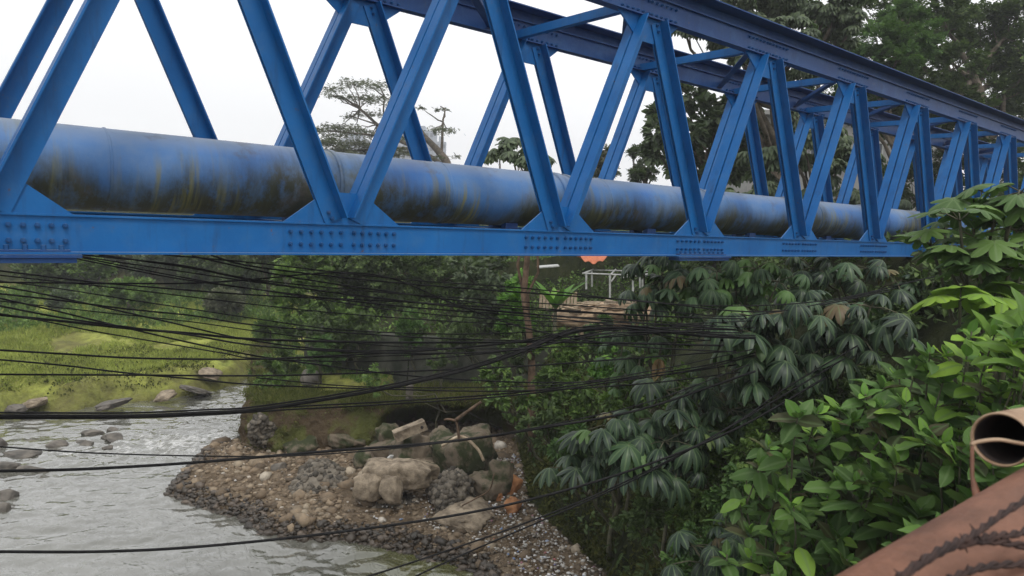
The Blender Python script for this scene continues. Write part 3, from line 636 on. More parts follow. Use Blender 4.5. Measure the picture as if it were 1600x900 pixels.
for y in (0, FY):
    near = y == 0
    for n in range(N0, N1 + 1):
        x = n * PL + (0 if near else -.15); mb = MB()
        # gusset passes between the two angles; a lower splice plate on the chord web
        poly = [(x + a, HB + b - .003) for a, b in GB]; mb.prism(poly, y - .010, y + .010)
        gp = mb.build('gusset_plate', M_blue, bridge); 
        if near:
            offs = [-.47 + .088 * k for k in range(6)] + [.09 + .078 * k for k in range(6)]
            for k, dx in enumerate(offs):
                for zz in (.085, .185):
                    loc = (x + dx, y - .007, zz)
                    if 0 <= n <= 2: bolt(gp, loc)
                    else: stuffb.append(loc)
            for q in ((-.155, .07), (-.125, .02)):
                loc = (x + q[0], y - .026, HB + q[1] + .02)
                if 0 <= n <= 2: bolt(gp, loc)
                else: stuffb.append(loc)
    for n in range(N0, N1):
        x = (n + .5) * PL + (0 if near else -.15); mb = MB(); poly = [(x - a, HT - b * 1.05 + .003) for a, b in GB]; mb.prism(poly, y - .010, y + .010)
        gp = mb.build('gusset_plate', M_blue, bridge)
        offs = [-.47 + .088 * k for k in range(6)] + [.03 + .088 * k for k in range(6)]
        for dx in offs:
            for zz in (.05, .19):
                stuffb.append((x + dx, y - .007, HT + zz))
        for q in ((.115, -.06), (.14, -.125)): stuffb.append((x + q[0], y - .026, HT + q[1]))
    for n in range(N0, N1):
        sh = 0 if near else -.15; xb, xt, xc = n * PL + sh, (n + .5) * PL + sh, (n + 1) * PL + sh
        # '/' from node n up to the top node, and '\' from the top node down to node n+1
        member((xb + .10, y, HB + .02), (xt - .10, y, HT - .03), 'diagonal', y, 0)
        member((xt + .10, y, HT - .03), (xc - .10, y, HB + .02), 'diagonal', y, 1)
rest_bolts(stuffb)
# flange splice plates with upright bolts, under the chord at every third node
for n in (-1, 2, 5):
    x = n * PL; mb = MB(); mb.box((x, -.02, -.012), (1.12, .20, .020)); mb.box((x, -.02, -.040), (1.06, .17, .030)); mb.box((x, -.05, .022), (1.0, .055, .012))
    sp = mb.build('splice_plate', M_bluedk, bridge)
    for k in range(10): m2 = MB(); m2.tube([(x - .45 + .1 * k, -.055, .026), (x - .45 + .1 * k, -.055, .058)], .017, 6); m2.build('bolt', M_bolt, sp)
# top laterals: straight struts and slanting braces; floor beams below
for n in range(N0, N1):
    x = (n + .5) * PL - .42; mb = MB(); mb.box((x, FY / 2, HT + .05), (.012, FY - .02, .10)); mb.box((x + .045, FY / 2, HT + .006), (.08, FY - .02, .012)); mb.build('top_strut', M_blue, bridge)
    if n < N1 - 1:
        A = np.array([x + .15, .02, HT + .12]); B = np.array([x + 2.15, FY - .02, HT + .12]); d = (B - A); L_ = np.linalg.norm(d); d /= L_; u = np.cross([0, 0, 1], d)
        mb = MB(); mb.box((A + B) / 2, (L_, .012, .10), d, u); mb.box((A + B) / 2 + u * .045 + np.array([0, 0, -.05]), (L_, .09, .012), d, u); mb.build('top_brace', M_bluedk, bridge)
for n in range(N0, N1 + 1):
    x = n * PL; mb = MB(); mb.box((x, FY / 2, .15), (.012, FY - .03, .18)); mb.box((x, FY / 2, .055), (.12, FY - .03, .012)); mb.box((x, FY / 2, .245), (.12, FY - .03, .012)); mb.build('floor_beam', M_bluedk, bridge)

# pipe
PR, PZ, PY = .325, .612, WID / 2
pipe = empty('water_pipe', (0, PY, PZ - PR), 'large weathered blue pipe streaked with algae inside the truss bridge', 'pipe')
def ringtube(name, xs, rs, mat, n=72):
    an = np.arange(n) * 2 * math.pi / n; V = np.array([(x, PY + r * math.cos(t), PZ + r * math.sin(t)) for x, r in zip(xs, rs) for t in an]); m = len(xs)
    i, j = np.meshgrid(np.arange(m - 1), np.arange(n), indexing='ij')
    Qp = np.stack([i * n + j, i * n + (j + 1) % n, (i + 1) * n + (j + 1) % n, (i + 1) * n + j], -1).reshape(-1, 4)
    return mesh_np(name, V, Qp, mat, pipe, True)
ringtube('pipe_body', np.linspace(XS - 2, XE + 4, 60), [PR] * 60, M_pipe)
for x in (-4.35, -1.62, 1.55, 4.0, 6.6, 9.4, 12.1):
    ringtube('weld_seam', [x - .012, x - .004, x + .004, x + .012], [PR + .0005, PR + .008, PR + .008, PR + .0005], M_pipe)
for x in (.10, 3.22, 5.95, 8.7, 11.5):
    ringtube('pipe_collar', [x - .05, x - .05, x + .05, x + .05], [PR, PR + .022, PR + .022, PR], M_pipe)
    ringtube('pipe_collar', [x + .17, x + .17, x + .21, x + .21], [PR, PR + .014, PR + .014, PR], M_pipe)
for n in range(N0, N1 + 1):
    x = n * PL
    for yy in (PY - .16, PY + .08):
        mb = MB(); mb.prism([(x - .09, .251), (x + .09, .251), (x + .09, PZ - PR * .9), (x - .09, PZ - PR * .9)], yy, yy + .08); mb.build('pipe_saddle', M_bluedk, bridge)
# abutment at the far end
mb = MB(); mb.box((XE + .6, FY / 2, -2.0), (1.6, 4.4, 3.94)); mb.box((XE + 1.2, FY / 2, .6), (.4, 4.4, 1.25)); o = mb.build('bridge_abutment', M_wall); tag(o, 'concrete abutment carrying the far end of the blue bridge', 'abutment')
mb = MB(); mb.box((XS - .6, FY / 2, -3.3), (1.6, 4.4, 6.55)); o = mb.build('bridge_abutment', M_wall); tag(o, 'concrete abutment under the near end of the blue bridge', 'abutment')

# ---------------------------------------------------------------- cables
CB = [
 [(114, 399), (250, 419), (400, 441), (600, 466), (800, 489), (1000, 500), (1150, 507), (1330, 470)],
 [(128, 398), (280, 414), (400, 437), (600, 457), (820, 472), (1040, 487), (1180, 492), (1400, 450)],
 [(155, 398), (300, 419), (400, 439), (560, 462), (760, 484), (980, 503), (1150, 515)],
 [(110, 402), (260, 432), (400, 452), (620, 478), (800, 492), (1010, 512), (1170, 528)],
 [(255, 398), (400, 411), (625, 436), (827, 451), (1000, 471), (1150, 478), (1300, 468), (1460, 432)],
 [(330, 399), (400, 417), (600, 440), (830, 458), (1000, 470), (1200, 487), (1390, 455)],
 [(-40, 441), (0, 441), (200, 443), (311, 442), (400, 436), (500, 427), (565, 427), (625, 439), (700, 471), (794, 505), (887, 527), (1000, 542), (1150, 550)],
 [(-40, 418), (0, 423), (124, 438), (193, 445), (400, 461), (600, 470), (800, 482), (1000, 493), (1200, 497), (1330, 475)],
 [(-40, 455), (0, 459), (100, 470), (200, 483), (300, 493), (400, 508), (600, 524), (760, 531), (900, 530), (1150, 510)],
 [(-40, 434), (10, 440), (100, 452), (200, 468), (300, 483), (400, 498), (530, 515), (700, 522), (850, 518), (950, 512), (1200, 500)],
 [(-40, 457), (0, 466), (80, 484), (150, 501), (200, 513), (300, 536), (400, 556), (500, 570), (650, 588), (850, 598), (1000, 590), (1150, 570)],
 [(-40, 470), (0, 478), (100, 497), (200, 511), (300, 524), (400, 540), (550, 550), (700, 552), (820, 545), (960, 520), (1160, 520)],
 [(-40, 484), (0, 490), (60, 500), (150, 518), (250, 535), (350, 552), (400, 560), (560, 565), (700, 558), (850, 540), (960, 516), (1170, 525)],
 [(-40, 488), (0, 492), (50, 497), (110, 503), (200, 513), (300, 521), (400, 530), (600, 535), (900, 535), (1130, 540)],
 [(-40, 545), (0, 547), (100, 553), (200, 559), (300, 561), (400, 561), (500, 557), (700, 545), (900, 525), (1000, 519), (1160, 527)],
 [(-40, 559), (0, 562), (100, 571), (200, 583), (300, 592), (400, 601), (600, 608), (800, 611), (1000, 600), (1170, 580)],
 [(-40, 585), (0, 585), (200, 586), (400, 587), (560, 583), (800, 573), (960, 562), (1150, 548)],
 [(-40, 650), (0, 650), (200, 650), (320, 645), (400, 640), (560, 615), (700, 585), (800, 555), (860, 530), (900, 517), (950, 512), (1000, 514), (1100, 525), (1180, 528)],
 [(-40, 654), (0, 654), (200, 653), (330, 648), (450, 640), (600, 632), (800, 618), (950, 598), (1100, 575), (1180, 555)],
 [(-40, 695), (0, 698), (150, 708), (350, 713), (480, 711), (640, 698), (800, 675), (1000, 632), (1170, 570)],
 [(-40, 737), (0, 736), (130, 733), (300, 723), (500, 706), (700, 690), (850, 668), (1000, 640), (1180, 580)],
 [(-40, 862), (0, 862), (150, 862), (300, 855), (500, 835), (700, 807), (850, 775), (1000, 730), (1150, 670), (1290, 590)],
 [(500, 925), (560, 905), (640, 880), (800, 825), (950, 765), (1100, 690), (1220, 620), (1320, 560)],
 [(590, 930), (640, 905), (720, 868), (850, 812), (1000, 745), (1150, 660), (1230, 605), (1340, 540)],
 [(-40, 426), (0, 430), (200, 452), (400, 476), (560, 492), (760, 505), (960, 512), (1160, 505), (1300, 480)],
 [(-40, 464), (0, 470), (150, 487), (300, 503), (420, 520), (600, 540), (760, 545), (930, 540), (1150, 530)],
 [(115, 400), (300, 436), (420, 455), (620, 485), (800, 500), (1000, 505), (1180, 512)],
 [(-40, 438), (0, 447), (80, 462), (250, 500), (400, 533), (560, 548), (760, 540), (880, 520), (960, 511), (1160, 516)],
 [(300, 400), (450, 432), (640, 460), (800, 478), (960, 490), (1160, 498), (1260, 490)],
 [(800, 560), (860, 535), (900, 520), (950, 515), (1000, 518), (1080, 530), (1180, 534)],
 [(420, 560), (600, 556), (780, 548), (900, 532), (1000, 520), (1150, 517)],
 [(400, 590), (560, 604), (760, 605), (900, 598), (1040, 575), (1180, 545)]]
CLAB = {6: 'thin black cable that humps up just under the bridge then dives across the others', 17: 'thick black cable sweeping up from lower left to the top of the tangle', 19: 'upper cable of the pair crossing low over the rapids', 20: 'lower cable of the pair crossing low over the rapids',
        21: 'lowest black cable crossing the whole river and gravel bar', 22: 'upper of two steep cables at the bottom right of the river', 23: 'lower of two steep cables at the bottom right of the river', 16: 'straight level black cable over the grassy bank edge', 18: 'cable running just under the thick sweeping cable at the left', 15: 'sagging cable touching the far bank edge below the grass'}
rgc = np.random.default_rng(12)
for k, pts_ in enumerate(CB):
    dl, dr = 6.4 + rgc.uniform(-.35, .5), 10.0 + rgc.uniform(-1.0, .6)
    if k in (19, 20, 21, 22, 23): dl, dr = 5.6 + .25 * (k - 19), 9.0
    P = spline([(a, b, 0) for a, b in pts_], 7)
    W_ = [at(a, b, 1 / ((1 - (a / 1400)) / dl + (a / 1400) / dr)) for a, b, _ in P]
    W_ = np.array(W_)
    if pts_[0][0] < 0: e = (W_[0] - W_[3]); e /= np.linalg.norm(e); W_ = np.vstack([W_[0] + e * 14 + [0, 0, 1.2], W_[0] + e * 8 + [0, 0, .45], W_[0] + e * 4 + [0, 0, .12], W_])
    mb = MB(); r_ = {17: .018, 21: .013, 20: .013, 13: .013}.get(k, rgc.uniform(.006, .0098)); mb.tube(W_, r_, 6)
    if k in (17, 18): mb.tube(np.array(W_) + [0, 0, .03], .009, 6)
    o = mb.build('cable', M_cable, None, True)
    tag(o, CLAB.get(k, 'black overhead cable in the sagging tangle under the bridge'), 'cable', 'black cables strung under the bridge')

# ---------------------------------------------------------------- foliage
def T_ovate(L=1., W=.42, rows=5, fold=.12, droop=.25, wav=.0):
    V = [(0, 0, 0)]; 
    for k in range(1, rows):
        t = k / rows; hw = W / 2 * math.sin(math.pi * t ** .85) ** .8; z = -droop * t * t
        V += [(-hw, t * L, z + fold * hw * 2 + wav * math.sin(k * 2.3)), (0, t * L, z), (hw, t * L, z + fold * hw * 2 - wav * math.sin(k * 2.3 + 1))]
    V += [(0, L, -droop)]; Tt = [(0, 2, 1), (0, 3, 2)]; Qd = []
    for k in range(rows - 2):
        a = 1 + 3 * k; Qd += [(a, a + 1, a + 4, a + 3), (a + 1, a + 2, a + 5, a + 4)]
    a = 1 + 3 * (rows - 2); e = len(V) - 1; Tt += [(a, a + 1, e), (a + 1, a + 2, e)]
    return np.array(V), np.array(Qd, int).reshape(-1, 4), np.array(Tt, int)
def T_small(): return np.array([(0, 0, 0), (.28, .5, .08), (0, 1, -.06), (-.28, .5, .08)]), np.zeros((0, 4), int), np.array([(0, 1, 2), (0, 2, 3)])
def T_spray(n=7, seed=0):
    """a twig tip: n little leaves joined in one clump"""
    rg = np.random.default_rng(seed); V = []; Tt = []
    for k in range(n):
        t = k / n; side = -1 if k % 2 else 1; b = np.array([0, t * .8, -.1 * t * t]); d = np.array([side * .55, .45, rg.uniform(-.15, .15)]); l = .42; w_ = .13
        p = np.array([-d[1], d[0], 0]); p /= np.linalg.norm(p); a = len(V)
        V += [b, b + d * l * .55 + p * w_, b + d * l, b + d * l * .55 - p * w_ + [0, 0, .03]]; Tt += [(a, a + 1, a + 2), (a, a + 2, a + 3)]
    return np.array(V), np.zeros((0, 4), int), np.array(Tt)
def T_palm(nl=9, droop=.5, width=.30, span=340, seed=0, lobe=0.):
    rg = np.random.default_rng(seed); V = [(0, 0, 0)]; Qd = []; Tt = []; rows = 6
    for k in range(nl):
        a = R(-span / 2 + span * k / (nl - 1) + rg.uniform(-4, 4)); Lk = (1 - .28 * abs(k / (nl - 1) * 2 - 1) ** 2) * rg.uniform(.9, 1.08); d = np.array([math.sin(a), math.cos(a), 0]); s = np.array([math.cos(a), -math.sin(a), 0])
        dr = droop * rg.uniform(.8, 1.25); base = len(V); th = 0; P = np.zeros(3)
        for r in range(1, rows + 1):
            t = r / rows; th = dr * 1.6 * t; P = P + (d * math.cos(th) + np.array([0, 0, -1]) * math.sin(th)) * Lk / rows
            hw = width / 2 * (lobe + (1 - lobe) * math.sin(math.pi * min(1, t ** 1.15)) ** .7 if r < rows else 0) * (1 if r < rows else 0)
            if r < rows: V += [tuple(P - s * hw + np.array([0, 0, -hw * .35])), tuple(P + [0, 0, hw * .1]), tuple(P + s * hw + np.array([0, 0, -hw * .35]))]
            else: V += [tuple(P)]
        Tt += [(0, base, base + 1), (0, base + 1, base + 2)]
        for r in range(rows - 2):
            q = base + 3 * r; Qd += [(q, q + 3, q + 4, q + 1), (q + 1, q + 4, q + 5, q + 2)]
        q = base + 3 * (rows - 2); e = base + 3 * (rows - 1); Tt += [(q, e, q + 1), (q + 1, e, q + 2)]
    return np.array(V), np.array(Qd), np.array(Tt)
def orient(fwd, up, rg=None):
    """matrices whose Y column is fwd and Z column leans to up"""
    fwd = fwd / (np.linalg.norm(fwd, axis=1)[:, None] + 1e-9); x = np.cross(fwd, up); x /= np.linalg.norm(x, axis=1)[:, None] + 1e-9
    z = np.cross(x, fwd); return np.stack([x, fwd, z], -1)
def mids(V0):
    k = len(V0)
    if k in (17, 20) : m = np.zeros(k); m[0] = 1; m[-1] = 1; m[2:-1:3] = 1; return m       # simple blade: midrib vertices
    if (k - 1) % 16 == 0 and k > 60:                                                     # palmate blade
        m = np.zeros(k); m[0] = 1; u = np.zeros(16); u[1:15:3] = 1; u[15] = 1; m[1:] = np.tile(u, (k - 1) // 16); return m
    return np.zeros(k)
class Leaves:
    def __init__(s): s.V = []; s.Q = []; s.T = []; s.n = 0; s.A = []
    def put(s, T, pos, Rm, sc):
        V0, Q0, T0 = T; pos = np.asarray(pos, float); n = len(pos)
        if n == 0: return
        sc = np.broadcast_to(np.asarray(sc, float), (n,))
        V = np.einsum('nij,kj->nki', Rm, V0) * sc[:, None, None] + pos[:, None, :]; k = len(V0); off = (np.arange(n) * k + s.n)[:, None, None]
        s.V.append(V.reshape(-1, 3)); s.A.append(np.tile(mids(V0), n))
        if len(Q0): s.Q.append((Q0[None] + off).reshape(-1, 4))
        if len(T0): s.T.append((T0[None] + off).reshape(-1, 3))
        s.n += n * k
    def build(s, name, mat, parent=None, smooth=True):
        F = ([np.concatenate(s.Q)] if s.Q else []) + ([np.concatenate(s.T)] if s.T else []); a = np.concatenate(s.A); return mesh_np(name, np.concatenate(s.V), F, mat, parent, smooth, np.stack([a, a, a, a * 0 + 1], -1))
def rdir(n, rg, up=0.):
    v = rg.normal(size=(n, 3)); v[:, 2] += up; return v / np.linalg.norm(v, axis=1)[:, None]
TS = T_small(); TSP = [T_spray(7, k) for k in range(3)]
PALM = [T_palm(10, .85, .26, 340, 1), T_palm(11, 1.0, .24, 345, 2), T_palm(9, .7, .28, 335, 3)]
LOBE = [T_palm(7, .28, .40, 300, 4, .25), T_palm(8, .38, .38, 310, 5, .25)]
OV = [T_ovate(1, .56, 6, .14, .18, .02), T_ovate(1, .48, 6, .2, .38, .03), T_ovate(1, .62, 6, .08, .1, .035), T_ovate(1, .54, 6, -.1, .5, .03), T_ovate(1, .46, 6, .3, -.08, .02)]
def limb(mb, A, B, r0, r1, rg, sag=.12, n=6, wob=.035):
    A = np.array(A, float); B = np.array(B, float); L = np.linalg.norm(B - A); t = np.linspace(0, 1, n)[:, None]
    P = A + (B - A) * t + (rg.normal(size=(n, 3)) * wob * L) * np.sin(t * math.pi) + np.array([0, 0, sag * L]) * np.sin(t * math.pi)
    mb.tube(P, np.linspace(r0, r1, n), 6); return P
def tree(name, label, cat, base, clumps, kind, size, count, mat, rg, group=None, trunk=.16, bark=None, top=None, flat=.75, base_z=None, wob=.035):
    """clumps: world centres with radius; kind: leaf pattern; base: xy on the ground"""
    clumps = np.array(clumps, float); base = list(base)
    for _ in range(40):
        if label.count('bush') and clumps[0][1] < 13 and H1(*base) < -5.4: base[0] += .12; base[1] -= .02
    bz = H1(*base) - .2 if base_z is None else base_z; B = np.array([base[0], base[1], bz])
    t = empty(name, B, label, cat, group); mb = MB(); cz = clumps[:, :3].mean(0)
    top = np.array(top) if top is not None else np.array([B[0] * .4 + cz[0] * .6, B[1] * .4 + cz[1] * .6, clumps[:, 2].min() * .35 + cz[2] * .65])
    P = limb(mb, B, top, trunk, trunk * .55, rg, 0, 9, wob)
    lv = Leaves(); tips = []
    for c in clumps:
        k = int(rg.integers(4, 9)); E = limb(mb, P[k], c[:3], trunk * .4, trunk * .12, rg, -.05)
        for _ in range(max(3, int(c[3] * 5))):
            e = c[:3] + rdir(1, rg)[0] * c[3] * rg.uniform(.4, .95) * [1, 1, flat]; limb(mb, E[int(rg.integers(3, 6))], e, trunk * .1, trunk * .03, rg, .03, 4); tips.append((e, c[3]))
    mb.build('trunk', bark or M_bark, t, True)
    tot = sum(c[3] ** 2 for c in clumps)
    for c in clumps:
        n = int(count * c[3] ** 2 / tot); m = max(4, int(n / 26)); sub = c[:3] + rdir(m, rg) * (c[3] * rg.uniform(.25, 1, m) ** .6)[:, None] * [1, 1, flat]
        idx = rg.integers(0, m, n); p = sub[idx] + rg.normal(size=(n, 3)) * c[3] * .13 * [1, 1, .6]
        out = p - c[:3]; out /= np.linalg.norm(out, axis=1)[:, None] + 1e-6
        s = size * rg.uniform(.7, 1.3, n)
        if kind == 'small': lv.put(TS, p, orient(out + rdir(n, rg) * .9, rdir(n, rg, 2.)), s)
        elif kind == 'spray':
            for q in range(3): mk = idx % 3 == q; lv.put(TSP[q], p[mk], orient((out + rdir(n, rg) * .8 + [0, 0, -.15])[mk], rdir(n, rg, 2.5)[mk]), s[mk])
        elif kind == 'palm':
            for q in range(3):
                mk = idx % 3 == q; f = out * [1, 1, .3] + rdir(n, rg) * .6; f[:, 2] *= .4; lv.put(PALM[q], p[mk], orient(f[mk], rdir(n, rg, 3.5)[mk]), s[mk])
        elif kind == 'ovate':
            for q in range(3): mk = idx % 3 == q; lv.put(OV[q], p[mk], orient((out + rdir(n, rg) * .8)[mk], rdir(n, rg, 2.)[mk]), s[mk])
    lv.build('crown', mat, t, False); return t
def pc(lst, D, dj=0, rg=rng):
    out = []
    for (a, b, r) in lst:
        d = D + (rg.uniform(-dj, dj) if dj else 0); out.append((*at(a, b, d), r * d / FPX))
    return out
def xy(px, D):
    q = at(px, 400, D); return (q[0], q[1])
rt = np.random.default_rng(5)
# far umbrella tree: flat tiers
def tiers(lst, D, rg, n=8):
    out = []
    for (a, b, wpx, hpx) in lst:
        m = max(2, int(wpx / 11))
        for k in range(m): d = D + rg.uniform(-3, 3); out.append((*at(a + wpx * (k / (m - 1) - .5) if m > 1 else a, b + rg.uniform(-hpx, hpx) * .5 + hpx * .5 * abs(k / (m - 1) - .5), d), hpx * .62 * d / FPX))
    return out
D = 62; rg = rt
cl = tiers([(505, 222, 60, 12), (512, 238, 70, 12), (570, 226, 120, 12), (510, 200, 40, 9), (700, 240, 26, 6), (560, 128, 90, 14), (548, 148, 60, 9), (590, 150, 50, 14), (628, 215, 40, 12), (575, 180, 60, 10), (520, 200, 70, 12), (560, 205, 90, 14), (555, 222, 110, 12), (530, 236, 90, 10), (600, 235, 70, 9), (652, 168, 14, 4), (690, 170, 12, 5), (694, 200, 14, 12), (665, 200, 30, 9), (640, 240, 50, 8)], D, rg)
t = empty('umbrella_tree', np.array([*xy(712, D), H1(*xy(712, D)) - .3]), 'tall tree with flat spreading tiers of feathery foliage above the pipe', 'tree')
mb = MB(); B = np.array(t.location)
def pw(l, D=62): return [at(a, b, D) for a, b in l]
mb.tube(spline([B] + pw([(712, 330), (700, 262), (688, 240), (664, 214), (655, 200)]), 5), np.linspace(.55, .16, 26), 8)
for l, r in (([(690, 243), (691, 215), (692, 190), (695, 172), (688, 166)], .14), ([(700, 262), (650, 232), (615, 215), (590, 195), (562, 170), (535, 152), (520, 150)], .22), ([(615, 215), (600, 180), (600, 150), (590, 132)], .12), ([(650, 232), (600, 232), (540, 236), (500, 238)], .14), ([(615, 215), (570, 210), (520, 205), (495, 206)], .12), ([(562, 170), (560, 150), (550, 128)], .09), ([(590, 195), (560, 185), (545, 180)], .08), ([(655, 200), (650, 180), (640, 172)], .08)):
    P = spline(pw(l), 5); mb.tube(P, np.linspace(r, r * .3, len(P)), 6)
for c in cl[::2]:
    A = c[:3]; j = np.argmin([np.linalg.norm(np.array(q) - A) for q in pw([(562, 170), (590, 195), (615, 215), (600, 150), (650, 232), (692, 190), (540, 236)])]); limb(mb, pw([(562, 170), (590, 195), (615, 215), (600, 150), (650, 232), (692, 190), (540, 236)])[j], A, .07, .02, rg, -.03, 5)
mb.build('trunk', M_bark, t, True); lv = Leaves()
for c in cl:
    n = int(120 * c[3] / .6); p = np.array(c[:3]) + rg.normal(size=(n, 3)) * np.array([1.7, 1.7, .55]) * c[3] * .62; p[:, 2] -= .22 * np.linalg.norm(p[:, :2] - np.array(c[:2]), axis=1); lv.put(TSP[0], p, orient(rdir(n, rg) * [1, 1, .3], rdir(n, rg, 3)), rg.uniform(.22, .42, n))
lv.build('crown', L_alb, t, False)

tree('palmate_tree', 'slim tree with big leaves above the pipe and a bare brown trunk below', 'tree', at(838, 590, 18.5)[:2], pc([(800, 225, 22), (830, 232, 22), (780, 245, 18), (845, 250, 16), (812, 248, 22)], 18.5, .3), 'palm', .30, 110, L_far, rt, None, .12, M_barkb, top=at(822, 300, 18.5), wob=.007)
tree('small_tree', 'small brownish green tree just above the pipe in mid picture', 'tree', xy(945, 34), pc([(940, 248, 15), (952, 262, 14), (930, 262, 12), (945, 235, 8)], 34), 'spray', .30, 900, L_alb, rt)
tree('small_tree', 'bushy tree with drooping tips between the pipe and the great grey green tree', 'tree', xy(1005, 30), pc([(1005, 262, 18), (990, 240, 10), (1015, 240, 14), (1000, 275, 16)], 30), 'spray', .30, 900, L_far, rt)
# big grey-green tree, coarse leaves, with sky gaps
GG = [(1135, 65, 26), (1235, 45, 30), (1300, 60, 26), (1060, 15, 22), (1140, 8, 28), (1290, 15, 30), (1330, 45, 22), (1180, 130, 22), (1250, 120, 24), (1075, 35, 24), (1110, 22, 30), (1150, 45, 30), (1185, 20, 34), (1235, 18, 34), (1280, 45, 26), (1320, 12, 24), (1215, 62, 24), (1255, 85, 26), (1160, 80, 18), (1085, 85, 14), (1105, 112, 18), (1150, 120, 20), (1290, 85, 18), (1200, 108, 20)]
tree('broad_tree', 'tall grey green tree with coarse leaves hanging over the top chord', 'tree', xy(1225, 23), pc([(a, b, r_ * 1.1) for a, b, r_ in GG], 22, 1.2), 'palm', .27, 5200, L_far, rt, None, .26, top=at(1210, 90, 22.5), flat=.85)
GG2 = [(1040, 175, 26), (1075, 150, 28), (1110, 185, 34), (1060, 215, 32), (1030, 240, 24), (1110, 235, 34), (1160, 170, 28), (1175, 215, 30), (1030, 205, 20), (1075, 262, 30), (1140, 262, 30)]
tree('leafy_tree', 'grey green tree filling the truss bays behind the bridge middle', 'tree', xy(1120, 25), pc(GG2, 25, 1.5), 'ovate', .28, 6500, L_far, rt, None, .2, top=at(1115, 250, 25))
GG3 = [(1255, 225, 30), (1300, 235, 30), (1350, 240, 30), (1180, 260, 30), (1215, 240, 34), (1260, 250, 30), (1310, 262, 30), (1200, 290, 34), (1270, 300, 34), (1340, 300, 30), (1150, 310, 34), (1390, 310, 30), (1240, 180, 24), (1290, 200, 22)]
tree('leafy_tree', 'pale big leaved tree behind the right half of the truss', 'tree', xy(1270, 21), pc(GG3, 20.5, 1), 'palm', .34, 1300, L_far, rt, None, .16, top=at(1265, 330, 20.5))
BG = [(1370, 62, 34), (1400, 95, 36), (1350, 100, 26), (1430, 60, 36), (1385, 125, 30), (1340, 130, 20), (1410, 30, 30), (1300, 150, 24), (1335, 155, 22)]
tree('green_tree', 'fresh green fine leaved tree at the upper right behind the top chord', 'tree', xy(1395, 27), pc(BG, 26, 1), 'spray', .30, 5600, L_fresh, rt, None, .22)
DK = [(1370, 180, 34), (1420, 160, 34), (1400, 20, 34), (1330, 190, 30), (1490, 100, 40), (1440, 100, 30), (1395, 160, 36), (1470, 60, 40), (1470, 20, 46), (1530, 30, 50), (1590, 30, 50), (1480, 160, 44), (1540, 90, 40), (1590, 110, 50), (1430, 130, 26), (1445, 190, 36), (1520, 190, 40), (1400, 195, 30), (1580, 190, 46), (1620, 80, 60), (1340, 10, 24), (1500, 65, 26), (1560, 150, 36)]
tree('dark_tree', 'great dark tree filling the upper right corner', 'tree', xy(1560, 29), pc(DK, 29, 2), 'spray', .38, 11500, L_dark, rt, None, .35, top=at(1520, 120, 29))
tree('dark_tree', 'dark bushy tree low behind the far end of the bridge', 'tree', xy(1500, 33), pc([(1450, 260, 40), (1520, 250, 44), (1590, 260, 44), (1480, 320, 46), (1560, 320, 46), (1620, 300, 50), (1400, 290, 34), (1610, 380, 50), (1530, 380, 44)], 30, 2), 'spray', .42, 5200, L_dark, rt, None, .25)
tree('dark_tree', 'dark tree mass seen under the chord behind the broad leaves', 'tree', xy(1250, 27), pc([(1150, 350, 40), (1230, 360, 44), (1310, 350, 44), (1390, 370, 44), (1100, 400, 36), (1180, 410, 40), (1270, 420, 40), (1350, 430, 44), (1070, 340, 30)], 27, 1.5), 'spray', .42, 4800, L_dark, rt, None, .22)
# below the chord
tree('dark_tree', 'tall dark tree overhanging the retaining wall left of the slim trunk', 'tree', xy(650, 29), pc([(560, 420, 40), (620, 430, 46), (690, 425, 46), (600, 480, 46), (660, 480, 50), (720, 470, 40), (560, 470, 36), (620, 520, 34), (570, 395, 40), (650, 390, 40), (740, 405, 40)], 27, 1.5), 'spray', .40, 7500, L_dark, rt, None, .2)
tree('feathery_tree', 'light green feathery tree at the right end of the grassy bank', 'tree', xy(482, 27), pc([(470, 415, 28), (500, 425, 28), (450, 440, 26), (490, 460, 30), (510, 490, 28), (465, 485, 26), (520, 410, 22), (500, 520, 24), (445, 470, 18)], 26, 1), 'spray', .34, 3600, L_mid, rt, None, .09)
tree('leafy_tree', 'mid green tree with pale leaves right below the chord beside the slim trunk', 'tree', xy(765, 24), pc([(740, 430, 28), (775, 420, 30), (760, 460, 30), (790, 470, 26), (725, 415, 24), (780, 500, 24), (745, 490, 20)], 23.5, .8), 'ovate', .20, 2300, L_far, rt, None, .1)
tree('bush', 'bright green bush left of the slim brown trunk', 'bush', xy(815, 21), pc([(812, 440, 18), (805, 470, 20), (820, 495, 20), (800, 505, 16)], 20.5, .4), 'spray', .24, 900, L_bri, rt, None, .05)
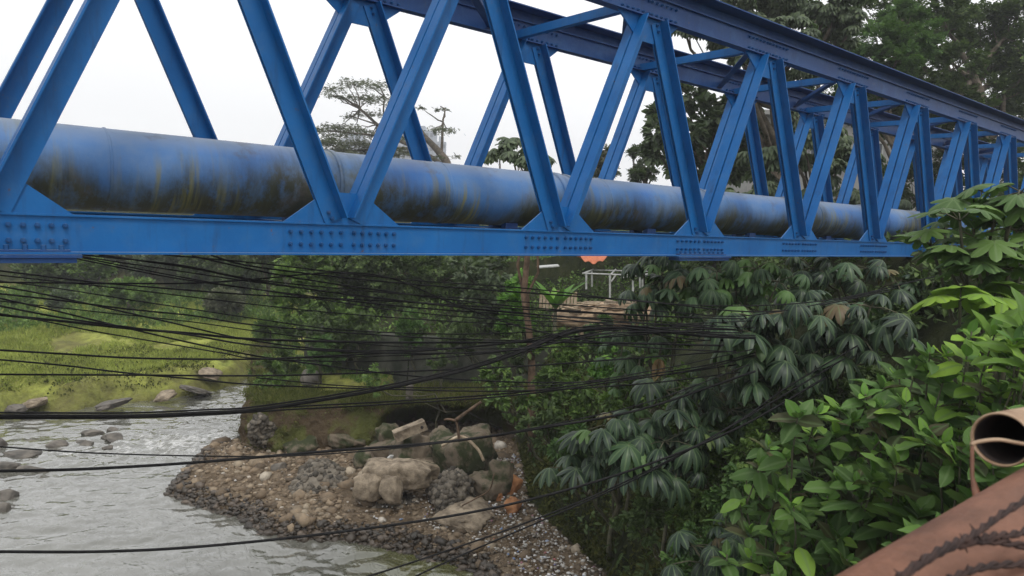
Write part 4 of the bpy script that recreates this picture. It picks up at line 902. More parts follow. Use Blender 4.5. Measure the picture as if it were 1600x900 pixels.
for k, (a, b, r, D, nm, lab, kd, sz, ct, mt) in enumerate([
    (800, 545, 34, 18.5, 'bush', 'dark leafy bush hanging over the right end of the retaining wall', 'ovate', .15, 700, L_dark),
    (770, 580, 26, 17.5, 'bush', 'low green bush at the right end of the terrace', 'ovate', .13, 600, L_mid),
    (800, 620, 34, 16, 'bush', 'green bush hanging down the bank right of the cave', 'ovate', .12, 900, L_mid),
    (865, 590, 34, 16.5, 'bush', 'round green bush just right of the slim trunk foot', 'ovate', .13, 900, L_mid),
    (905, 620, 36, 14.5, 'bush', 'leafy bush on the slope below the debris yard', 'ovate', .12, 900, L_mid),
    (850, 660, 38, 14, 'bush', 'trailing bush halfway down the right bank', 'ovate', .11, 1100, L_dark),
    (950, 570, 30, 15.5, 'bush', 'small pale green bush beside the drooping umbrella leaves', 'ovate', .12, 700, L_bri),
    (505, 512, 36, 21.5, 'bush', 'big dark bush over the left end of the retaining wall', 'spray', .16, 1300, L_dark),
    (545, 500, 36, 22, 'bush', 'bush above the left half of the retaining wall', 'spray', .16, 1200, L_mid),
    (560, 520, 34, 21.5, 'bush', 'dark creeper bush hanging over the left half of the retaining wall', 'spray', .16, 1100, L_dark),
    (640, 515, 34, 21.5, 'bush', 'dark creeper bush hanging over the middle of the retaining wall', 'spray', .16, 1100, L_fresh),
    (720, 522, 36, 20.8, 'bush', 'dark creeper bush hanging over the right half of the retaining wall', 'spray', .16, 1100, L_dark),
    (690, 560, 22, 20, 'bush', 'small creeper patch on the face of the retaining wall', 'spray', .12, 500, L_dark),
    (500, 555, 30, 20.5, 'bush', 'leafy bush before the left end of the retaining wall', 'spray', .15, 900, L_fresh),
    (585, 590, 24, 18.8, 'bush', 'low weedy bush on the terrace left of the concrete post', 'spray', .12, 500, L_mid),
    (880, 545, 34, 17, 'bush', 'weedy bush under the banana plant', 'spray', .16, 1000, L_mid),
    (940, 520, 30, 19, 'bush', 'weedy bush on the near side of the earth mound', 'spray', .16, 800, L_fresh),
    (985, 620, 40, 12.5, 'bush', 'leafy bush filling the slope left of the lower umbrella leaves', 'ovate', .10, 1300, L_mid),
    (900, 700, 46, 12.5, 'bush', 'trailing bush on the bank above the litter', 'ovate', .09, 1500, L_fresh),
    (1010, 800, 46, 10.0, 'bush', 'mossy bush low on the bank under the leaning umbrella plant', 'ovate', .075, 1500, L_dark),
    (1160, 770, 50, 8.6, 'bush', 'fine leaved bush left of the broad shrubs near the bottom', 'ovate', .075, 2000, L_fresh),
    (1090, 860, 46, 8.4, 'bush', 'fine leaved bush at the bottom edge left of the small umbrella plant', 'ovate', .07, 1700, L_fresh),
    (1190, 700, 46, 9.2, 'bush', 'green bush behind the left edge of the broad shrubs', 'ovate', .08, 1700, L_mid),
    (1085, 800, 40, 9.5, 'bush', 'fine leaved bush at the foot of the slope above the brown stones', 'ovate', .075, 1300, L_mid),
    (1130, 700, 56, 10.0, 'bush', 'fine leaved bush filling the gap between umbrella leaves and broad shrubs', 'ovate', .075, 2400, L_mid),
    (1060, 620, 50, 11.5, 'bush', 'fine leaved bush behind the lower umbrella leaves', 'ovate', .085, 1600, L_mid),
    (1030, 520, 46, 14, 'bush', 'green bush behind the upper umbrella leaves', 'ovate', .11, 1300, L_mid),
    (1200, 620, 70, 10.5, 'bush', 'dark bush in the shade below the large umbrella leaves', 'ovate', .10, 2200, L_dark),
    (1330, 600, 80, 10.5, 'bush', 'dark bush behind the top of the broad shrubs', 'ovate', .12, 2200, L_dark),
    (1450, 480, 80, 11.5, 'bush', 'dark bush behind the pale lobed leaves', 'ovate', .14, 1800, L_dark),
    (418, 574, 22, 24, 'bush', 'green bush at the tip of the grassy bank', 'spray', .20, 700, L_mid),
    (440, 560, 26, 22, 'bush', 'dark green bush at the left end of the retaining wall', 'spray', .2, 700, L_dark),
    (425, 588, 20, 20.5, 'bush', 'low bush at the river corner of the terrace', 'spray', .16, 500, L_mid),
    (520, 545, 24, 22, 'bush', 'dark bush on top of the left part of the retaining wall', 'spray', .2, 600, L_dark)]):
    tree(nm, lab, 'bush', xy(a, D), pc([(a, b, r * .62), (a - r * .6, b + r * .2, r * .5), (a + r * .6, b + r * .1, r * .5), (a + r * .1, b - r * .5, r * .5), (a, b + r * .7, r * .5)], D, .3), kd, sz, ct, mt, rt, None, .035, M_twig, top=at(a, b + r * .6, D))
# far left cliff vegetation
LT = [(60, 415, 46, 40, 'dark tree at the far left under the splice plate', L_dark, 30), (140, 425, 46, 41, 'layered green tree in front of the left end of the far cliff', L_mid, 20), (205, 454, 44, 36, 'flat topped light green tree on the far side of the grass', L_mid, 14), (300, 420, 48, 43, 'dark tree on the far cliff left of the hazy gully', L_dark, 30), (370, 425, 46, 42, 'dark tree on the far cliff near the feathery tree', L_dark, 34), (15, 470, 36, 36, 'pale bush at the left end of the grassy bank', L_mid, 18), (90, 474, 36, 37, 'low bluish green bush at the back of the grass', L_far, 14), (235, 405, 50, 43, 'tree crown on the far cliff right of the layered tree', L_far, 24), (425, 410, 40, 40, 'dark tree on the far cliff behind the feathery tree', L_dark, 36), (150, 390, 60, 44, 'tree crown on the skyline of the far cliff under the pipe', L_far, 24), (430, 520, 24, 28, 'leafy bush behind the right end of the grassy bank', L_mid, 16), (350, 470, 30, 36, 'dry pale bush at the back right of the grass', L_alb, 10)]
for (a, b, ww, D, lab, mt, hh) in LT:
    cl = [(a + ww * rt.uniform(-.6, .6), b + hh * rt.uniform(-.6, .6), hh * rt.uniform(.35, .6)) for _ in range(8)]
    tree('bank_tree' if hh > 20 else 'bush', lab, 'tree' if hh > 20 else 'bush', xy(a, D), pc(cl, D, 1.5), 'spray', .5, 1500, mt, rt, 'trees on the far bank', .15, flat=.6)
# distant tree belt: one wood
lv = Leaves(); n = 26000; a = rt.uniform(-300, 2100, n); Dd = rt.uniform(62, 85, n); q = CP + ray(0, 0)[None] * 0
dirs = FW + RT * ((a - 800) / FPX)[:, None]; pos = CP + dirs * Dd[:, None]; topz = .6 + .9 * vn(np.c_[a / 40, a * 0, a * 0], 8) + 1.2 * ss(a, 900, 1300) * 3; pos[:, 2] = -5 + (topz + 5) * rt.uniform(0, 1, n)
lv.put(TSP[1], pos, orient(rdir(n, rt), rdir(n, rt, 1.5)), rt.uniform(.7, 1.3, n)); o = lv.build('distant_wood', L_dark, None, False); tag(o, 'hazy belt of far woodland behind the river banks', 'woodland', kind='stuff')

# umbrella-leaved plants on the right, foreground
def umbrella_plant(label, base, tips, leaf, mat, rg, D0, T=PALM, nleaf=(5, 8), pet=.32, group=None, tdj=.3, stem=.035, name='umbrella_plant'):
    pts = [at(a, b, D0 + rg.uniform(-tdj, tdj)) for a, b in tips]; B = np.array([base[0], base[1], H1(*base) - .1])
    t = empty(name, B, label, 'plant', group); mb = MB(); lv = Leaves(); cen = np.mean(pts, 0); hub = B + (cen - B) * .5 + [0, 0, -.2]
    P = limb(mb, B, hub, stem * 1.4, stem, rg, .03, 7)
    for p in pts:
        limb(mb, P[int(rg.integers(3, 7))], p, stem * .7, stem * .35, rg, .02, 6); m = int(rg.integers(*nleaf)); a0 = rg.uniform(0, 6.28)
        for k in range(m):
            a = a0 + k * 2.4; el = rg.uniform(-.35, .75); d = np.array([math.cos(a) * math.cos(el), math.sin(a) * math.cos(el), math.sin(el)]); e = p + d * pet * rg.uniform(.7, 1.3)
            mb.tube([p, (p + e) / 2 + [0, 0, .03], e], .007, 4)
            f = np.array([[d[0], d[1], -.25 + rg.normal() * .2]]); up = np.array([[d[0] * .35 + rg.normal() * .15, d[1] * .35 + rg.normal() * .15, 1.]]); lv.put(T[int(rg.integers(0, len(T)))], [e], orient(f, up), leaf * 1.3 * rg.uniform(.7, 1.25))
    mb.build('stem', M_twig, t, True); lv.build('foliage', mat, t, True)
rp = np.random.default_rng(17)
G_U = 'umbrella leaved plants on the right bank'
umbrella_plant('dark umbrella leaved plant under the chord beside the metal frame', xy(1050, 12.5), [(1005, 420), (1040, 440), (1010, 470), (1060, 480), (1085, 430), (1035, 405)], .26, L_umb, rp, 11.8, group=G_U)
umbrella_plant('umbrella leaved plant under the chord in the middle of the right bank', xy(1150, 12), [(1120, 425), (1150, 450), (1180, 420), (1110, 470), (1160, 480), (1215, 440)], .26, L_umbl, rp, 11.2, group=G_U)
umbrella_plant('umbrella leaved plant with the darkest hanging leaves where the cables end', xy(1220, 11), [(1150, 520), (1185, 500), (1170, 550), (1215, 545), (1240, 500), (1250, 570), (1205, 590)], .30, L_umb, rp, 9.3, group=G_U)
umbrella_plant('umbrella leaved plant right of the darkest hanging leaves', xy(1320, 11), [(1290, 480), (1320, 510), (1360, 480), (1345, 530), (1385, 520), (1300, 545)], .29, L_umb, rp, 9.6, group=G_U)
umbrella_plant('umbrella leaved plant tucked just under the chord near the bridge end', xy(1330, 13), [(1270, 420), (1310, 430), (1360, 420), (1400, 440), (1250, 450), (1420, 470)], .28, L_umb, rp, 11.8, group=G_U)
umbrella_plant('low umbrella leaved plant leaning out over the litter on the bar', xy(1230, 10.5), [(930, 690), (955, 720), (905, 735), (985, 690), (1010, 720), (1000, 655), (1040, 690), (960, 665)], .27, L_umb, rp, 9.4, group=G_U)
umbrella_plant('umbrella leaved plant right of the low leaning one', xy(1240, 10.5), [(1050, 650), (1080, 620), (1060, 730), (1090, 680), (1040, 610)], .26, L_umb, rp, 9.6, group=G_U)
umbrella_plant('pale umbrella leaved plant behind the tangle of cables left of the brown dead leaf', xy(980, 13), [(975, 530), (1000, 560), (960, 560), (1010, 530), (985, 600)], .24, L_umbl, rp, 12.5, group=G_U)
umbrella_plant('umbrella leaved plant at the bottom edge above the rusty pipe', xy(1180, 7.5), [(1120, 860), (1160, 840), (1190, 870), (1140, 895), (1100, 880), (1220, 890)], .19, L_umb, rp, 7.2, group=G_U)
umbrella_plant('umbrella leaved plant deep in the dark gap below the hanging leaves', xy(1240, 10.5), [(1120, 600), (1140, 640), (1180, 650), (1100, 640), (1230, 650)], .2, L_umb, rp, 10, group=G_U)
# pale lobed leaves in front of the bridge end
umbrella_plant('plant with big pale lobed leaves covering the right end of the bridge', xy(1570, 8), [(1475, 358), (1520, 335), (1560, 320), (1595, 300), (1500, 395), (1545, 390), (1590, 360), (1530, 425), (1580, 420), (1455, 385), (1500, 345), (1575, 345), (1610, 330), (1600, 400)], .19, L_lobe, rp, 7.2, LOBE, (4, 6), .24, G_U, name='lobed_leaf_plant')
umbrella_plant('bright lobed leaf plant at the right edge above the shrubs', xy(1600, 7.5), [(1550, 470), (1590, 460), (1560, 500), (1600, 500), (1500, 470)], .25, L_shrubb, rp, 6.8, LOBE, (3, 5), .2, G_U, name='lobed_leaf_plant')
# dead hanging leaf
lv = Leaves(); q = at(1030, 560, 9.0); lv.put(OV[1], np.repeat([q], 7, 0), orient(rdir(7, rp) * .3 + [0, 0, -1], rdir(7, rp)), np.linspace(.2, .3, 7)); o = lv.build('dead_leaf', L_dead, None, True); tag(o, 'shrivelled brown leaf hanging at the edge of the cable tangle', 'leaf')

# broad-leaved shrubs
SH = []
def shrub(tips, D0, leaf, mat, rg, label, group, dj=.6):
    pts = [at(a, b, D0(a, b) + rg.uniform(-dj, dj)) for a, b in tips]; cen = np.mean(pts, 0); bx = cen[:2] + [.5, .25]; B = np.array([bx[0], bx[1], min(H1(*bx), cen[2] - .6)])
    t = empty('broad_leaf_shrub', B, label, 'shrub', group); mb = MB(); lv = Leaves(); yg = Leaves()
    P = limb(mb, B, B + (cen - B) * .55, .03, .02, rg, 0, 6)
    for p in pts:
        Q_ = limb(mb, P[int(rg.integers(2, 6))], p, .014, .006, rg, -.04, 7); m = int(rg.integers(7, 11)); a0 = rg.uniform(0, 6.28); ax = np.array([-.15, -.3, 1.]) + rg.normal(size=3) * .2; ax /= np.linalg.norm(ax)
        u = np.cross(ax, [1, 0, 0]); u /= np.linalg.norm(u); v = np.cross(ax, u)
        for k in range(m + 8):
            lowr = k / (m + 8); a = a0 + k * 2.4; el = 1.15 - 1.35 * min(1, k / m) + rg.normal() * .12 if k < m else rg.uniform(-.3, .3)
            rad = u * math.cos(a) + v * math.sin(a); d = rad * math.cos(el) + ax * math.sin(el)
            pos = p - ax * (.02 + .10 * k / m) if k < m else Q_[int(rg.integers(2, 6))] + rg.normal(size=3) * .05
            s = leaf * (.5 + .5 * min(1, k / 5)) * rg.uniform(.6, 1.25)
            (yg if k < 3 and rg.uniform() < .8 else lv).put(OV[int(rg.integers(0, 5))], [pos], orient(d[None], (ax + rad * -.2 + rg.normal(size=3) * .15)[None]), s)
    mb.build('stem', M_twig, t, True); lv.build('foliage', mat, t, True); yg.build('young_leaves', L_young, t, True)
def inside(px, py, P): return inpoly(np.array([px]), np.array([py]), np.array(P))[0]
SP = [(1600, 500), (1640, 500), (1660, 740), (1640, 800), (1500, 900), (1330, 960), (1120, 960), (1130, 800), (1180, 700), (1230, 650), (1340, 620), (1430, 560), (1500, 520)]
cells = []
rs = np.random.default_rng(23); cand = []
while len(cand) < 165:
    p = rs.uniform((1100, 490), (1660, 960))
    if inside(p[0], p[1], SP) and all(np.hypot(p[0] - c[0], p[1] - c[1]) > 27 for c in cand): cand.append(p)
cand = np.array(cand); seeds = cand[rs.choice(len(cand), 17, replace=False)]
for _ in range(6):
    own = np.argmin(np.hypot(cand[:, None, 0] - seeds[None, :, 0], cand[:, None, 1] - seeds[None, :, 1]), 1); seeds = np.array([cand[own == k].mean(0) for k in range(17)])
for k in range(17):
    tips = cand[own == k]; bright = seeds[k][0] > 1380 and seeds[k][1] < 620
    top = 'light green broad leaved shrub at the top of the shrub bank near the right edge' if bright else ('broad leaved shrub low in the bank of shrubs down by the rusty pipe' if seeds[k][1] > 760 else 'mid green broad leaved shrub in the middle of the shrub bank')
    shrub(tips, lambda a, b: 7.4 - 2.0 * (a - 1150) / 450 - .8 * (b - 600) / 300, (.25 if seeds[k][0] > 1250 else .21), L_shrubb if bright else L_shrub, rs, top, 'light shrubs at the top of the bank' if bright else ('shrubs low in the bank' if seeds[k][1] > 760 else 'shrubs in the middle of the bank'))

# banana plant by the slim trunk
q = at(868, 505, 21); t = empty('banana_plant', (q[0], q[1], H1(q[0], q[1]) - .1), 'bright green banana plant right of the slim brown trunk', 'plant'); lv = Leaves(); mb = MB()
mb.tube([np.array(t.location), at(868, 480, 21)], [.08, .05], 8); mb.build('stem', M_twig, t, True)
for k in range(9): a = k * 2.4; lv.put(T_ovate(1, .26, 7, .1, .25), [at(868, 484, 21)], orient(np.array([[math.cos(a) * .7, math.sin(a) * .7, 1. + .2 * math.cos(k)]]), np.array([[math.cos(a), math.sin(a), .6]]) * [-1, -1, 1]), rp.uniform(.9, 1.35))
lv.build('foliage', L_bri, t, True)

# ground cover on the slopes, grass, moss
def cover(name, label, cat, box, n, cond, T, size, mat, rg, up=1.5, hjit=.1, clumpy=0, tilt=.9):
    p = rg.uniform(box[0], box[1], (n, 2)); m = cond(p[:, 0], p[:, 1]); p = p[m]
    if clumpy: nz = fbm(np.c_[p * clumpy, p[:, 0] * 0], 61); p = p[nz > -.25]
    z = height(p[:, 0], p[:, 1]); hj = rg.uniform(0, 1, len(p)) ** 1.5 * hjit * (1 + 1.2 * fbm(np.c_[p * .9, p[:, 0] * 0], 62)); P = np.c_[p, z + hj]
    lv = Leaves(); f = rdir(len(p), rg, up); k = len(T); ix = rg.integers(0, k, len(p))
    for q in range(k):
        mk = ix == q; lv.put(T[q], P[mk], orient(f[mk], rdir(len(p), rg, 2.)[mk]), (size * rg.uniform(.6, 1.4, len(p)))[mk])
    o = lv.build(name, mat, None, False); tag(o, label, cat, kind='stuff')
inT = lambda x, y: inpoly(x, y, POLT) & inpoly(x, y, POLR)
rk = np.random.default_rng(31)
cover('undergrowth', 'dark leafy undergrowth covering the right bank slope', 'undergrowth', ((2, -5), (17, 13)), 42000, lambda x, y: inT(x, y) & (pdist(x, y, TR) > .15), OV, .12, L_dark, rk, .4, .45, .7)
cover('weeds', 'mixed green weeds on the upper right slope', 'undergrowth', ((8, 4), (22, 30)), 26000, lambda x, y: inT(x, y) & (pdist(x, y, TR) > .7), OV, .13, L_mid, rk, .6, .35, .5)
cover('creepers', 'trailing creepers on the lower bank foot', 'undergrowth', ((5, 0), (11, 10)), 90000, lambda x, y: inT(x, y) & (pdist(x, y, TR) < 1.5), [TS, TSP[0]], .085, L_moss, rk, .6, .15, 1.2)
BL = (np.array([(-.06, 0, 0), (.06, 0, 0), (.015, 1, .25)]), np.zeros((0, 4), int), np.array([(0, 1, 2)]))
BLt = (np.concatenate([BL[0] @ np.array(Matrix.Rotation(a, 3, 'Y') @ Matrix.Rotation(b, 3, 'Z')).T for a, b in ((0, 0), (1.2, .5), (2.4, -.5))]), np.zeros((0, 4), int), np.array([(0, 1, 2), (3, 4, 5), (6, 7, 8)]))
inL = lambda x, y: inpoly(x, y, POLL) & ~inpoly(x, y, POLC)
cover('grass', 'yellow green grass carpeting the far bank', 'grass', ((-6, 21), (14, 44)), 110000, lambda x, y: inL(x, y) & (pdist(x, y, SL) > .9), [BLt], .20, L_grass, rk, 1.6, .05, .45)
cover('bank_weeds', 'low olive weeds along the edge of the far bank', 'weeds', ((-6, 20), (10, 26)), 16000, lambda x, y: inL(x, y) & (pdist(x, y, SL) > .5), [TS], .10, L_moss, rk, 1.2, .1, 1.0)
cover('tall_weeds', 'patches of taller green weeds at the back of the grass', 'weeds', ((-6, 30), (14, 44)), 14000, lambda x, y: inL(x, y), [TSP[0]], .28, L_mid, rk, 1.5, .5, .35)
cover('terrace_grass', 'green grass on top of the mossy bank', 'grass', ((3.5, 8), (13, 22)), 26000, lambda x, y: inpoly(x, y, TP), [BLt], .16, L_mid, rk, 1.6, .05, .9)
# moss tufts and hanging grass over the bank face
ix = rk.choice(len(MOSSPTS), 22000); P = MOSSPTS[ix] + rk.normal(size=(22000, 3)) * .06; nz = fbm(P * 1.3, 71); up_ = P[:, 2] > -4.95; kp = (nz > .12) | up_; P = P[kp]
lv = Leaves(); lv.put(TS, P, orient(rdir(len(P), rk) + np.r_[-.3, -.5, .2], rdir(len(P), rk, 1)), rk.uniform(.025, .07, len(P))); o = lv.build('moss', L_moss, None, False); tag(o, 'green moss tufts on the earth bank face', 'moss', kind='stuff')
ix = np.where(MOSSPTS[:, 2] > -4.85)[0]; P = MOSSPTS[rk.choice(ix, 12000)] + rk.normal(size=(12000, 3)) * [.1, .1, .01]
lv = Leaves(); lv.put(BLt, P, orient(rdir(len(P), rk, 1.2) + [-.25, -.4, 0], rdir(len(P), rk, 1)), rk.uniform(.08, .18, len(P))); o = lv.build('verge_grass', L_verge, None, False); tag(o, 'yellowish grass fringe along the top of the mossy bank', 'grass', kind='stuff')

# dead branch standing by the cave
mb = MB(); D = 15.6
for l, r in (([(718, 690), (715, 668), (712, 655)], .035), ([(712, 657), (735, 640), (752, 628)], .045), ([(712, 657), (700, 655), (694, 656)], .03)):
    P = spline([at(a, b, D) for a, b in l], 5); mb.tube(P, np.linspace(r, r * .7, len(P)), 7)
o = mb.build('dead_branch', M_barkb, None, True); tag(o, 'bare forked dead branch beside the cave', 'branch')
mb = MB(); P = spline([at(a, b, 14.2) for a, b in ((722, 790), (745, 778), (765, 765), (772, 740))], 5); mb.tube(P, .015, 5); o = mb.build('dead_branch', M_barkb, None, True); tag(o, 'thin bent stick lying by the orange stones', 'branch')
mb = MB(); P = spline([at(a, b, 16.3) for a, b in ((690, 697), (720, 682), (745, 700), (756, 720))], 5); mb.tube(P, .035, 6); o = mb.build('driftwood', M_plank, None, True); tag(o, 'pale driftwood draped over the largest mossy boulder', 'wood')

# debris yard: metal frame, bamboo fence, planks, tarp
D = 24
t = empty('open_shelter', at(960, 470, D), 'open shelter of bare galvanised pipes standing in the debris yard', 'shelter')
def rail(pts, r, nm, D=D): mb = MB(); mb.tube([at(a, b, D + dd) for a, b, dd in pts], r, 6); mb.build(nm, M_galv, t)
for a, b0, b1, dd in ((916, 428, 452, 0), (953, 430, 466, 0), (989, 432, 468, 0), (1004, 432, 462, .2), (925, 422, 448, 1.6), (1000, 424, 450, 1.6)): rail([(a, b0, dd), (a, b1, dd)], .035, 'post')
for l in ([(910, 427, 0), (1012, 431, 0)], [(925, 422, 1.6), (1012, 424, 1.6)], [(970, 434, -.2), (1014, 428, -.2)], [(912, 427, 0), (927, 421, 1.6)], [(953, 430, 0), (962, 421, 1.6)], [(989, 431, 0), (998, 423, 1.6)], [(955, 440, 0), (962, 430, 0)]): rail(l, .028, 'rail')
t = empty('bamboo_fence', at(878, 478, 23), 'pale bamboo slat fence behind the banana plant', 'fence')
for k in range(11): mb = MB(); a = 845 + k * 5.4; mb.box((at(a, 462, 23) + at(a, 478, 23)) / 2, (.085, .03, .46 + .1 * (k % 3)), (RT / np.linalg.norm(RT[:2])) * [1, 1, 0], (FW * [1, 1, 0])); mb.build('slat', M_plank, t)
rb = np.random.default_rng(9)
for k in range(90):
    a, b = rb.uniform(885, 1015), rb.uniform(470, 498); dd = 21.5 + rb.uniform(-.6, .8); L_ = rb.uniform(.2, .8); an = rb.normal() * .35; c = at(a, b, dd); d = RT * math.cos(an) * [1, 1, 0] + FW * [1, 1, 0] * math.sin(an) + [0, 0, rb.normal() * .12]; d /= np.linalg.norm(d); u = np.cross([0, 0, 1], d); u /= np.linalg.norm(u)
    mb = MB(); mb.box((0, 0, 0), (L_, .09, .03), d, u, np.cross(d, u)); o = mb.build('plank', [M_plank, M_conc, M_plank][k % 3]); o.location = c; tag(o, 'pale scrap plank in the heap below the galvanised frame', 'plank', 'scrap planks in the debris heap')
# earth mound carrying the heap
mb = MB(); V, F = rockgeo((0, 0, 0), (1.9, 1.1, .5), 55, cuts=3, yaw=-.7, rough=.2); o = mesh_np('earth_mound', V, F, simple('bare_orange_soil', (.28, .18, .11), (.55, .42, .28), 3, .9, .8, .05), None, True); o.location = at(955, 500, 21.8); tag(o, 'bare tan earth mound under the scrap planks', 'mound')
nx_ = 14; V = []
A, B_ = at(903, 400, 25), at(954, 398, 25)
for r_ in range(6):
    for c in range(nx_):
        s = c / (nx_ - 1); q = A + (B_ - A) * s + FW * [1, 1, 0] * r_ * .35; q = q + np.array([0, 0, -.28 * math.sin(math.pi * s) * (1 - .15 * r_) + .05 * math.sin(c * 1.7 + r_)]); V.append(q)
for v in list(V): V.append(v + [0, 0, .012])
V = np.array(V); i, j = np.meshgrid(np.arange(5), np.arange(nx_ - 1), indexing='ij'); q0 = np.stack([i * nx_ + j, i * nx_ + j + 1, (i + 1) * nx_ + j + 1, (i + 1) * nx_ + j], -1).reshape(-1, 4)
o = mesh_np('tarpaulin', V, [np.vstack([q0[:, ::-1], q0 + 6 * nx_])], M_tarp, None, True); tag(o, 'orange tarpaulin sagging just below the bottom chord', 'tarpaulin')
mb = MB(); mb.box(at(856, 416, 27), (.8, 1.0, .04), RT * [1, 1, 0] + [0, 0, .12], FW * [1, 1, 0]); o = mb.build('metal_sheet', M_galv); tag(o, 'pale tilted metal sheet behind the slim trunk', 'sheet')

# grey building and towers
q = at(1290, 235, 40); t = empty('grey_building', (q[0], q[1], H1(q[0], q[1]) - .5), 'grey rendered building glimpsed through the trees behind the bridge', 'building')
ux = RT * [1, 1, 0] / np.linalg.norm(RT[:2]); uy = FW * [1, 1, 0] / np.linalg.norm(FW[:2]); zt = at(1290, 196, 40)[2]; z0 = t.location[2]
mb = MB(); mb.box((q[0], q[1], (zt + z0) / 2), (10, 5, zt - z0), ux, uy); mb.build('wall', M_greyb, t)
mb = MB(); mb.box((q[0], q[1], zt + .12), (10.6, 5.6, .24), ux, uy); mb.build('roof', M_greyb, t)
for k in range(4):
    c = q + ux * (-3.6 + 2.4 * k) - uy * 2.5; c[2] = zt - 1.8; mb = MB(); mb.box(c, (1.3, .1, 1.2), ux, uy); f = mb.build('window', M_glass, t); m2 = MB()
    for e in (-.68, 0, .68): m2.box(c - uy * .04 + ux * e, (.07, .1, 1.34), ux, uy)
    for e in (-.63, .63): m2.box(c - uy * .045 + [0, 0, e], (1.29, .09, .07), ux, uy)
    m2.build('frame', M_galv, f)
def tower(x0, x1, ytop, D, lab, floors, cols):
    A = at(x0, ytop, D); B = at(x1, ytop, D); c = (A + B) / 2; wd = np.linalg.norm((B - A)[:2]); ux = (B - A) * [1, 1, 0]; ux /= np.linalg.norm(ux); uy = np.array([-ux[1], ux[0], 0]); 
    if uy @ FW < 0: uy = -uy
    zt = c[2]; t = empty('tower_block', (c[0], c[1], 0), lab, 'building', None); mb = MB(); mb.box((c[0], c[1], zt / 2), (wd, wd * .8, zt), ux, uy); mb.build('wall', M_tower, t)
    mb = MB(); mb.box((c[0], c[1], zt + 1.2), (wd * .5, wd * .4, 2.4), ux, uy); mb.build('roof', M_tower, t)
    fh = 3.1
    for f in range(floors):
        mb = MB(); z = zt - 2 - f * fh
        for k in range(cols):
            e = wd * ((k + .5) / cols - .5); mb.box(c * [1, 1, 0] + ux * e - uy * wd * .4 + [0, 0, z], (wd / cols * .62, .3, 1.7), ux, uy)
        mb.build('window', M_glass, t)
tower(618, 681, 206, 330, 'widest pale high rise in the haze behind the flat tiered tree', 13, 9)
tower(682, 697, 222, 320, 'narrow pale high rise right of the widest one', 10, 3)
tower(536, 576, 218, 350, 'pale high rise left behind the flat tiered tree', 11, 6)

# ---------------------------------------------------------------- rusty pipes in the near corner
A = at(1180, 1000, 1.25); B = at(1800, 634, 1.75)
t = empty('rusty_pipe', A, 'thick rusty brown pipe rail crossing the bottom right corner', 'pipe')
d = (B - A) / np.linalg.norm(B - A); off = np.cross(d, FW); off /= np.linalg.norm(off)
if off[2] > 0: off = -off
mb = MB(); mb.tube([A - d * .4 + off * .15, B + d * .5 + off * .15], .15, 40); mb.build('pipe_wall', M_rust, t, True)
# open pipe end
q = at(1563, 687, 1.75); ax = ray(1800, 640); ax = RT * .80 + FW * .6 + UP * .12; ax /= np.linalg.norm(ax)
t2 = empty('open_pipe', q, 'short tan pipe with a dark open end facing the camera above the rusty rail', 'pipe')
def hollow(P0, ax, r, th, L, n=40):
    u = np.cross(ax, [0, 0, 1]); u /= np.linalg.norm(u); v = np.cross(u, ax); an = np.arange(n) * 2 * math.pi / n; V = []
    prof = [(L, r), (.004, r), (0, r - .002), (0, r - th + .002), (.004, r - th), (L, r - th)]
    for (x, rr) in prof: V += [P0 + ax * x + (u * math.cos(t_) + v * math.sin(t_)) * rr for t_ in an]
    i, j = np.meshgrid(np.arange(len(prof) - 1), np.arange(n), indexing='ij'); return np.array(V), np.stack([i * n + j, i * n + (j + 1) % n, (i + 1) * n + (j + 1) % n, (i + 1) * n + j], -1).reshape(-1, 4)
axv = FW * .66 + RT * .75 - UP * .06; axv /= np.linalg.norm(axv)
V, F = hollow(q, axv, .066, .006, .9); mesh_np('pipe_wall', V, F, M_rim, t2, True)
V, F = hollow(q + axv * .012, axv, .0595, .003, .85); mesh_np('pipe_lining', V, F, M_dark, t2, True)
mb = MB(); mb.tube([at(1519, 690, 1.70), at(1519, 745, 1.70), at(1530, 790, 1.62)], [.004, .005, .012], 6); o = mb.build('hanger_strap', M_rust, None, True); tag(o, 'rusty strap hanging beside the open pipe end', 'strap')
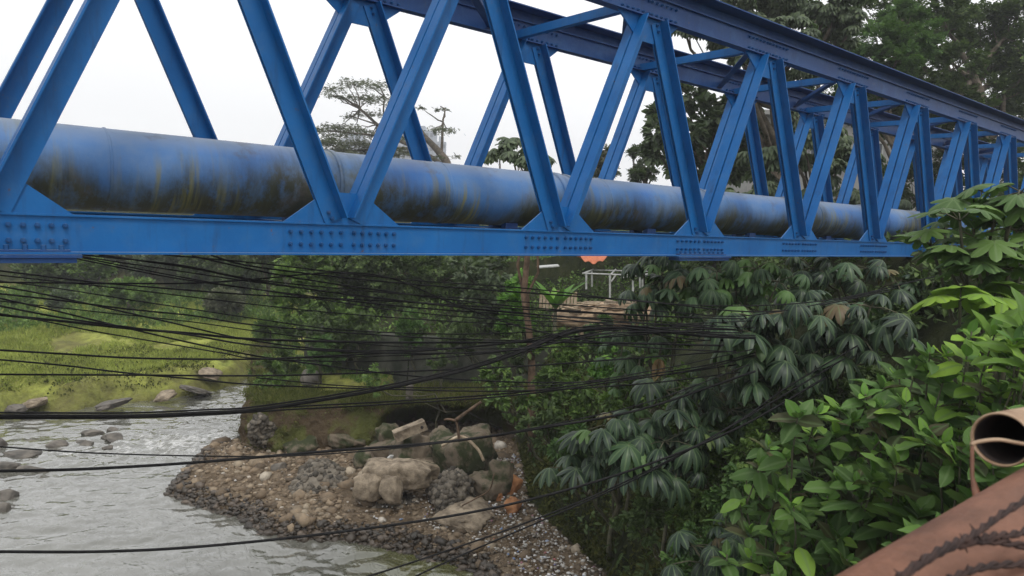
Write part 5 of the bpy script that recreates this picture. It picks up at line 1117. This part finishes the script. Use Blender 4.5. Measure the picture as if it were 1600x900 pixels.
mb = MB(); mb.tube(spline([at(a, b, 1.66) for a, b in ((1517, 695), (1530, 690), (1560, 687), (1590, 692), (1640, 700))], 5), .0045, 6); o = mb.build('wire', M_rim, None, True); tag(o, 'pale wire stretched across the open pipe end', 'wire')
# barbed wire lying on the rail
t = empty('barbed_wire', at(1500, 860, 1.2), 'dark rusty barbed wire coiled along the top of the rusty rail', 'wire')
for l in ([(1380, 925), (1440, 880), (1500, 850), (1560, 846), (1640, 862)], [(1400, 905), (1470, 858), (1520, 835), (1570, 800), (1640, 760)], [(1500, 852), (1545, 838), (1600, 830), (1660, 790)], [(1480, 905), (1540, 885), (1620, 880)]):
    P = spline([at(a, b, 1.14 + .0009 * (a - 1400)) for a, b in l], 10); s = np.arange(len(P)) * 1.1; mb = MB()
    for ph in (0, math.pi): mb.tube(P + np.c_[np.cos(s + ph), np.sin(s + ph), np.cos(s + ph)] * .0036, .0042, 5)
    st = mb.build('strand', M_wire, t, True)
    for k in range(5, len(P) - 2, 16):
        mb = MB(); dd = rb.normal(size=3); dd /= np.linalg.norm(dd) * 1.4; mb.tube([P[k] - dd * .018, P[k], P[k] + dd * .018], [.001, .003, .001], 4)
        d2 = np.cross(dd, P[k + 1] - P[k]); d2 /= np.linalg.norm(d2) + 1e-9; mb.tube([P[k] - d2 * .016, P[k], P[k] + d2 * .016], [.001, .003, .001], 4); mb.build('barb', M_wire, st, True)

# ---------------------------------------------------------------- air
HAZE = 0.0013
if HAZE:
    m = bpy.data.materials.new('air'); m.use_nodes = True; n = m.node_tree; n.nodes.remove(n.nodes['Principled BSDF']); v = n.nodes.new('ShaderNodeVolumePrincipled')
    v.inputs['Color'].default_value = (.93, .95, 1, 1); v.inputs['Density'].default_value = HAZE; n.links.new(v.outputs[0], n.nodes['Material Output'].inputs['Volume'])
    zb = float(Hh.min()) - 1; mb = MB(); mb.box((0, 0, (zb + 60) / 2), (2 * (gx[-1] + 5), 2 * (gy[-1] + 5), 60 - zb)); o = mb.build('haze', m); tag(o, kind='stuff')
